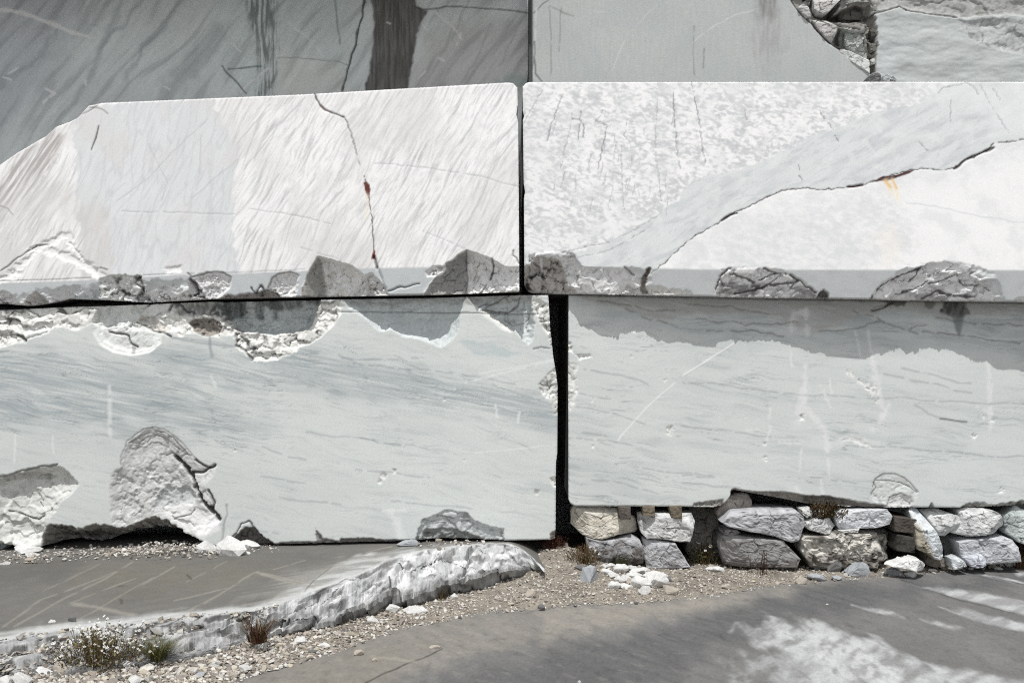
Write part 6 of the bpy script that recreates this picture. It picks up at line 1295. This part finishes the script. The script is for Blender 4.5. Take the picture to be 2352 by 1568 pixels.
# ------------------------------------------------------------------ gravel (nobody could count it)
rng = np.random.default_rng(77)
ico = bmesh.new(); bmesh.ops.create_icosphere(ico, subdivisions=1, radius=1.0)
ico.verts.ensure_lookup_table()
IV = np.array([v.co[:] for v in ico.verts]); IF = np.array([[v.index for v in f.verts] for f in ico.faces]); ico.free()
def scatter(name, pts, sizes, cols, flat=.6, label=None, cat=None):
    n = len(pts)
    nv = len(IV)
    V = np.repeat(IV[None], n, 0) * rng.uniform(.62, 1.12, (n, nv, 1))
    for k in range(5):
        nrm = rng.normal(0, 1, (n, 1, 3)); nrm /= np.linalg.norm(nrm, axis=2, keepdims=True)
        d = rng.uniform(.22, .55, (n, 1, 1))
        V = V - np.maximum((V * nrm).sum(2, keepdims=True) - d, 0) * nrm
    V *= rng.uniform(.6, 1.25, (n, 1, 3)); V[:, :, 2] *= flat
    a = rng.uniform(0, 6.28, (n, 1)); b = rng.normal(0, .4, (n, 1))
    y = V[:, :, 1] * np.cos(b) - V[:, :, 2] * np.sin(b); z = V[:, :, 1] * np.sin(b) + V[:, :, 2] * np.cos(b)
    x = V[:, :, 0] * np.cos(a) - y * np.sin(a); y = V[:, :, 0] * np.sin(a) + y * np.cos(a)
    W = np.stack([x, y, z], -1) * sizes[:, None, None] + pts[:, None, :]
    F_ = (IF[None] + (np.arange(n) * nv)[:, None, None]).reshape(-1, 3)
    me = mesh_np(name, W.reshape(-1, 3), np.zeros((0, 4), int), np.clip(np.repeat(cols, nv, 0), .02, .8), tris=F_, smooth=False)
    return link(name, me, M_PEBBLE, label=label, cat=cat, kind='stuff')
def pebble_cols(n, white=.4):
    t = rng.random(n)
    pal = np.where(t[:, None] < white, alb(214, 211, 204, EG)[None], np.where(t[:, None] < white + .3, alb(178, 169, 158, EG)[None], np.where(t[:, None] < white + .5, alb(148, 142, 136, EG)[None], alb(196, 188, 172, EG)[None])))
    return pal * rng.uniform(.75, 1.12, (n, 1))
P_, S_ = [], []
N = 0
while N < 16500:
    u = rng.uniform(-60, 2400, 6000); v = rng.uniform(1255, 1640, 6000)
    z = np.full(u.shape, ROAD_Z + .03)
    x = (u - 1176) * (CAM_Z - z) / (v - 784); y = (CAM_Z - z) * FPX / (v - 784) - CAM_D
    t = y - edge_y(x)
    ok = (t > -.02) & (y < .5) & (rng.random(6000) < np.clip(.5 + .5 * sst(.0, .3, t), 0, 1))
    fv = np.interp(u, [p[0] for p in foot_px], [p[1] for p in foot_px])
    ok &= (u > 1255) | (v > fv - 6)
    x, y, u = x[ok], y[ok], u[ok]
    sz = np.exp(rng.normal(math.log(.0105), .42, len(x))) * np.interp(u, [0, 700, 1100, 1500, 2400], [1.7, 1.35, 1.05, 1.0, 1.1])
    sz = np.minimum(sz, .042)
    P_.append(np.stack([x, y, ground_z(x, y) + sz * .25], -1)); S_.append(sz); N += len(x)
P_ = np.concatenate(P_); S_ = np.concatenate(S_)
scatter('gravel', P_, S_, pebble_cols(len(P_), .36), .6, 'pale mixed gravel strewn between the ledge, the props and the road', 'gravel')
# chips along the foot of the left block
u = np.concatenate([rng.uniform(-60, 520, 900), rng.normal(380, 60, 350), rng.uniform(500, 640, 60), rng.uniform(950, 1120, 60)])
v = 1252 + np.abs(rng.normal(0, 9, len(u))) + np.where(u < 120, 8, 0) + np.where((u > 500), -2, 6)
z = .0
y = (CAM_Z - .0) * FPX / (v - 784) - CAM_D; y = np.clip(y, -.6, .12) + np.where(u < 520, rng.uniform(-.05, .35, len(u)), 0) * (rng.random(len(u)) < .5)
x = (u - 1176) * (y + CAM_D) / FPX
sz = np.exp(rng.normal(math.log(.014), .45, len(u))); sz = np.minimum(sz, .045)
pile = .035 * np.exp(-((u - 390) / 90) ** 2) * rng.random(len(u))
scatter('gravel', np.stack([x, y, ledge_z(x) + sz * .3 + pile], -1), sz, pebble_cols(len(u), .5), .6, 'white marble chips along the foot of the lower left block', 'gravel')
# coarse rubble below the ledge rim on the left
n = 1500
u = rng.uniform(-60, 640, n); a = rng.uniform(.02, 1.1, n)
tv = interp(top_px, u); fv = interp(foot_px, u)
v = tv + (fv - tv) * a
zt = ledge_z((u - 1176) * .0031) ; zz = zt * (1 - a) + (-.22) * a
y = (CAM_Z - zz) * FPX / (v - 784) - CAM_D; x = (u - 1176) * (y + CAM_D) / FPX
sz = np.exp(rng.normal(math.log(.017), .5, n)); sz = np.minimum(sz, .06)
cc = pebble_cols(n, .42); cc[rng.random(n) < .35] *= .55
scatter('rubble', np.stack([x, y, zz + .015], -1), sz, cc, .5, 'coarse grey rubble on the slope below the ledge rim', 'rubble')
# coarse stones at the bottom left
n = 420
u = rng.uniform(-60, 560, n); v = 1515 + rng.random(n) * 110 - u * .02
zz = np.full(n, -.21)
y = (CAM_Z - zz) * FPX / (v - 784) - CAM_D; x = (u - 1176) * (y + CAM_D) / FPX
sz = np.minimum(np.exp(rng.normal(math.log(.022), .45, n)), .06)
scatter('rubble', np.stack([x, y, ground_z(x, y) + sz * .3], -1), sz, pebble_cols(n, .5), .65, 'coarse pale stones covering the lower left corner', 'rubble')

# ------------------------------------------------------------------ plants
def blades(rngp, n, cx, cy, cz, spread, h, w, lean=.5, cols=None, curl=.3, seg=3):
    V, Q, Cc = [], [], []
    for k in range(n):
        a = rngp.uniform(0, 6.28); r = spread * math.sqrt(rngp.random()) * .5
        x, y = cx + r * math.cos(a), cy + r * math.sin(a)
        b = a + rngp.normal(0, .6); le = lean * rngp.uniform(.3, 1.2); hh = h * rngp.uniform(.5, 1.1)
        px, py = -math.sin(b), math.cos(b)
        col = cols[rngp.integers(len(cols))] * rngp.uniform(.7, 1.2)
        base = len(V)
        for s in range(seg + 1):
            t = s / seg
            d = le * hh * (t ** (1.4 + curl))
            zz = cz + hh * t * (1 - .25 * le * t)
            ww = w * (1 - t) * .5 + .0005
            V.append((x + d * math.cos(b) - px * ww, y + d * math.sin(b) - py * ww, zz)); V.append((x + d * math.cos(b) + px * ww, y + d * math.sin(b) + py * ww, zz)); Cc += [col, col]
        for s in range(seg):
            i = base + 2 * s; Q.append((i, i + 1, i + 3, i + 2))
    return V, Q, Cc
def plant_obj(name, data, parent, kind='stuff'):
    V, Q, Cc = data
    return link(name, mesh_np(name, V, Q, np.array(Cc, f4), smooth=False), M_PLANT, parent, kind=kind)
def discs(rngp, pts, r, col, tilt=.5):
    V, Q, Cc = [], [], []
    for p in pts:
        rr = r * rngp.uniform(.7, 1.2)
        nx, ny = rngp.normal(0, tilt), rngp.normal(-.5, tilt)
        nrm = np.array([nx, ny, 1.0]); nrm /= np.linalg.norm(nrm)
        a = np.cross(nrm, [1, 0, 0]); a /= np.linalg.norm(a); b = np.cross(nrm, a)
        for k in range(5):                                  # five petals
            t0 = 6.283 * k / 5 + .2; base = len(V)
            for dr, dt, up in ((.12, 0, 0), (.75, -.5, .12), (1.0, 0, .2), (.75, .5, .12)):
                q = np.array(p) + rr * dr * (math.cos(t0 + dt) * a + math.sin(t0 + dt) * b) + nrm * rr * up
                V.append(tuple(q)); Cc.append(col * rngp.uniform(.85, 1.05))
            Q.append((base, base + 1, base + 2, base + 3))
    return V, Q, Cc
def leaves(rngp, pts, size, cols):
    V, Q, Cc = [], [], []
    for p in pts:
        s = size * rngp.uniform(.6, 1.3)
        a = rngp.normal(0, 1, 3); a /= np.linalg.norm(a); b = np.cross(a, rngp.normal(0, 1, 3)); b /= np.linalg.norm(b)
        base = len(V); c = cols[rngp.integers(len(cols))] * rngp.uniform(.6, 1.25)
        for fa, fb in ((-1, 0), (0, -.4), (1, 0), (0, .4)):
            V.append(tuple(np.array(p) + s * (fa * a + fb * b))); Cc.append(c)
        Q.append((base, base + 1, base + 2, base + 3))
    return V, Q, Cc
OLIVE, BROWN, RED, GREEN, DRY = np.array((.15, .135, .055), f4), np.array((.15, .10, .05), f4), np.array((.10, .035, .025), f4), np.array((.085, .105, .04), f4), np.array((.24, .18, .09), f4)
PETAL = np.array((.82, .82, .78), f4)
def stems_of(rngp, n, cx, cy, cz, wx, wy, h, cols, thick=.0035):
    V, Q, Cc, tips, mids = [], [], [], [], []
    for k in range(n):
        ox, oy = rngp.normal(0, wx * .35), rngp.normal(0, wy * .35)
        hh = h * rngp.uniform(.45, 1.05) * max(.35, 1 - (ox / (wx * 1.1)) ** 2)
        tip = np.array([cx + ox * 1.35 + rngp.normal(0, .02), cy + oy * 1.2, cz + hh]); root = np.array([cx + ox * .8, cy + oy * .8, cz - .02])
        mid = (tip + root) / 2 + rngp.normal(0, .015, 3)
        col = cols[rngp.integers(len(cols))] * rngp.uniform(.7, 1.2)
        for p, q in ((root, mid), (mid, tip)):
            for d in ((thick, 0, 0), (0, thick, 0)):
                base = len(V)
                for e_, s_ in ((p, 1), (p, -1), (q, -1), (q, 1)):
                    V.append(tuple(e_ + np.array(d) * s_ * .5)); Cc.append(col)
                Q.append((base, base + 1, base + 2, base + 3))
        tips.append(tip)
        for t in np.linspace(.15, .95, 7):
            mids.append(root * (1 - t) + tip * t + rngp.normal(0, .012, 3))
    return (V, Q, Cc), tips, mids
def bush(u, v, wpx, hpx, n, cols, nflow, lab, seed, z=None, leafcols=None, leaf=.011, fr=.011, name='flowering_plant', wy=None, thick=.0035):
    rngp = np.random.default_rng(seed)
    zz = -.2 if z is None else z
    for _ in range(3):
        x, y = G(u, v, zz)
        if z is None: zz = float(ground_z(x, y))
    m = (y + CAM_D) / FPX
    root = link(name, None, label=lab, cat='plant', loc=(x, y, zz))
    st, tips, mids = stems_of(rngp, n, 0, 0, 0, wpx * m * .5, (wy or wpx * m * .35), hpx * m, cols, thick)
    plant_obj('stems', st, root)
    if leafcols is not None:
        plant_obj('leaves', leaves(rngp, mids, leaf, leafcols), root)
    if nflow:
        idx = rngp.permutation(len(tips))
        pts = [tips[i % len(tips)] + rngp.normal(0, .012, 3) + np.array([0, 0, .006]) for i in range(nflow)]
        plant_obj('flowers', discs(rngp, pts, fr, PETAL), root)
    return root
def tuft(u, v, wpx, hpx, n, cols, lab, seed, z=None, w=.004, lean=.8, name='grass_tuft'):
    rngp = np.random.default_rng(seed)
    zz = -.2 if z is None else z
    for _ in range(3):
        x, y = G(u, v, zz)
        if z is None: zz = float(ground_z(x, y))
    m = (y + CAM_D) / FPX
    root = link(name, None, label=lab, cat='plant', loc=(x, y, zz))
    plant_obj('blades', blades(rngp, n, 0, 0, -.01, wpx * m * .55, hpx * m, w, lean, cols), root)
    return root
bush(228, 1522, 240, 84, 170, [OLIVE, BROWN, BROWN], 210, 'large clump of small white flowers on brown stems at the lower left', 1, z=-.17, leafcols=[OLIVE, BROWN, OLIVE, DRY * .6], leaf=.013, fr=.0098)
tuft(362, 1513, 62, 62, 420, [OLIVE, OLIVE * 1.3, GREEN], 'dome of olive grass right of the white flower clump', 2, z=-.17, w=.003, lean=1.1)
tuft(58, 1515, 44, 44, 240, [OLIVE, OLIVE * 1.3], 'small olive grass tuft between rocks at the left edge', 3, z=-.17, w=.003, lean=1.0)
tuft(592, 1470, 78, 62, 110, [RED, BROWN, RED * .7, DRY * .6], 'reddish brown spiky plant growing at the foot of the ledge', 4, z=-.15, w=.008, lean=.9, name='spiky_plant')
bush(592, 1472, 60, 72, 14, [RED * .6, BROWN * .5], 6, 'thin dark flower stalks rising from the reddish spiky plant', 41, z=-.15, leafcols=[RED * .6], leaf=.006, fr=.007, name='flower_stalks')
tuft(1008, 1372, 56, 46, 34, [DRY, BROWN, DRY * .8], 'small tan fern-like plant on the gravel beside the ledge', 5, w=.010, lean=1.0, name='spiky_plant')
bush(1272, 1290, 60, 34, 60, [RED, RED * .7], 0, 'low dark red weed at the foot of the gap', 6, leafcols=[RED, RED * .6, BROWN], leaf=.009, name='weed')
bush(1340, 1286, 90, 44, 90, [BROWN, RED * .8, OLIVE], 0, 'brown bushy weed at the right of the gap', 7, leafcols=[BROWN, OLIVE, RED * .7, DRY * .7], leaf=.010, name='weed')
bush(1368, 1294, 24, 44, 10, [BROWN], 12, 'slender weed with a few white flowers below the cream stone', 8, leafcols=[BROWN, RED * .7], leaf=.007, fr=.012)
tuft(1425, 1300, 46, 40, 160, [GREEN, GREEN * 1.4, OLIVE], 'fresh green grass tuft before the blackened stone', 9, w=.0028, lean=.9)
bush(1618, 1296, 80, 56, 60, [OLIVE * .7, BROWN * .6], 7, 'dark leafy weed with three white daisies in a shaded hollow', 10, leafcols=[OLIVE * .8, GREEN * .7, BROWN * .6], leaf=.014, fr=.018)
bush(1698, 1302, 70, 62, 22, [BROWN * .35, RED * .4], 0, 'dry dark twigs at the left of the grey trapezoid stone', 11, leafcols=[BROWN * .5, RED * .5], leaf=.006, name='dry_weed', thick=.004)
bush(1750, 1318, 80, 60, 16, [BROWN * .35, RED * .4], 0, 'bare forked twigs in front of the grey trapezoid stone', 12, leafcols=[RED * .5], leaf=.005, name='dry_weed', thick=.004)
bush(1862, 1300, 56, 80, 70, [BROWN, DRY * .6, OLIVE], 0, 'tall brown weed between the trapezoid and the blotchy stone', 13, leafcols=[BROWN, OLIVE, DRY * .6], leaf=.010, name='weed')
tuft(2345, 1302, 60, 56, 70, [RED * 1.3, BROWN, DRY * .5], 'reddish grass tuft at the right picture edge', 14, w=.006, lean=.7)
bush(2318, 1296, 60, 64, 8, [BROWN * .4, RED * .4], 0, 'two bare brown twigs beside the reddish tuft', 15, name='dry_weed', thick=.006)
# dead plant matter under the right block
rngp = np.random.default_rng(16)
px_, py_, pz_ = P(1895, 1182, -.03)
root = link('dead_roots', None, label='dead dark root mat hanging under the notch of the right block', cat='plant', loc=(px_, py_, pz_))
st, tips, mids = stems_of(rngp, 90, 0, 0, 0, .2, .1, .13, [BROWN * .4, DRY * .4, BROWN * .25], .007)
plant_obj('stems', st, root); plant_obj('leaves', leaves(rngp, mids, .016, [BROWN * .5, DRY * .5, BROWN * .3]), root)
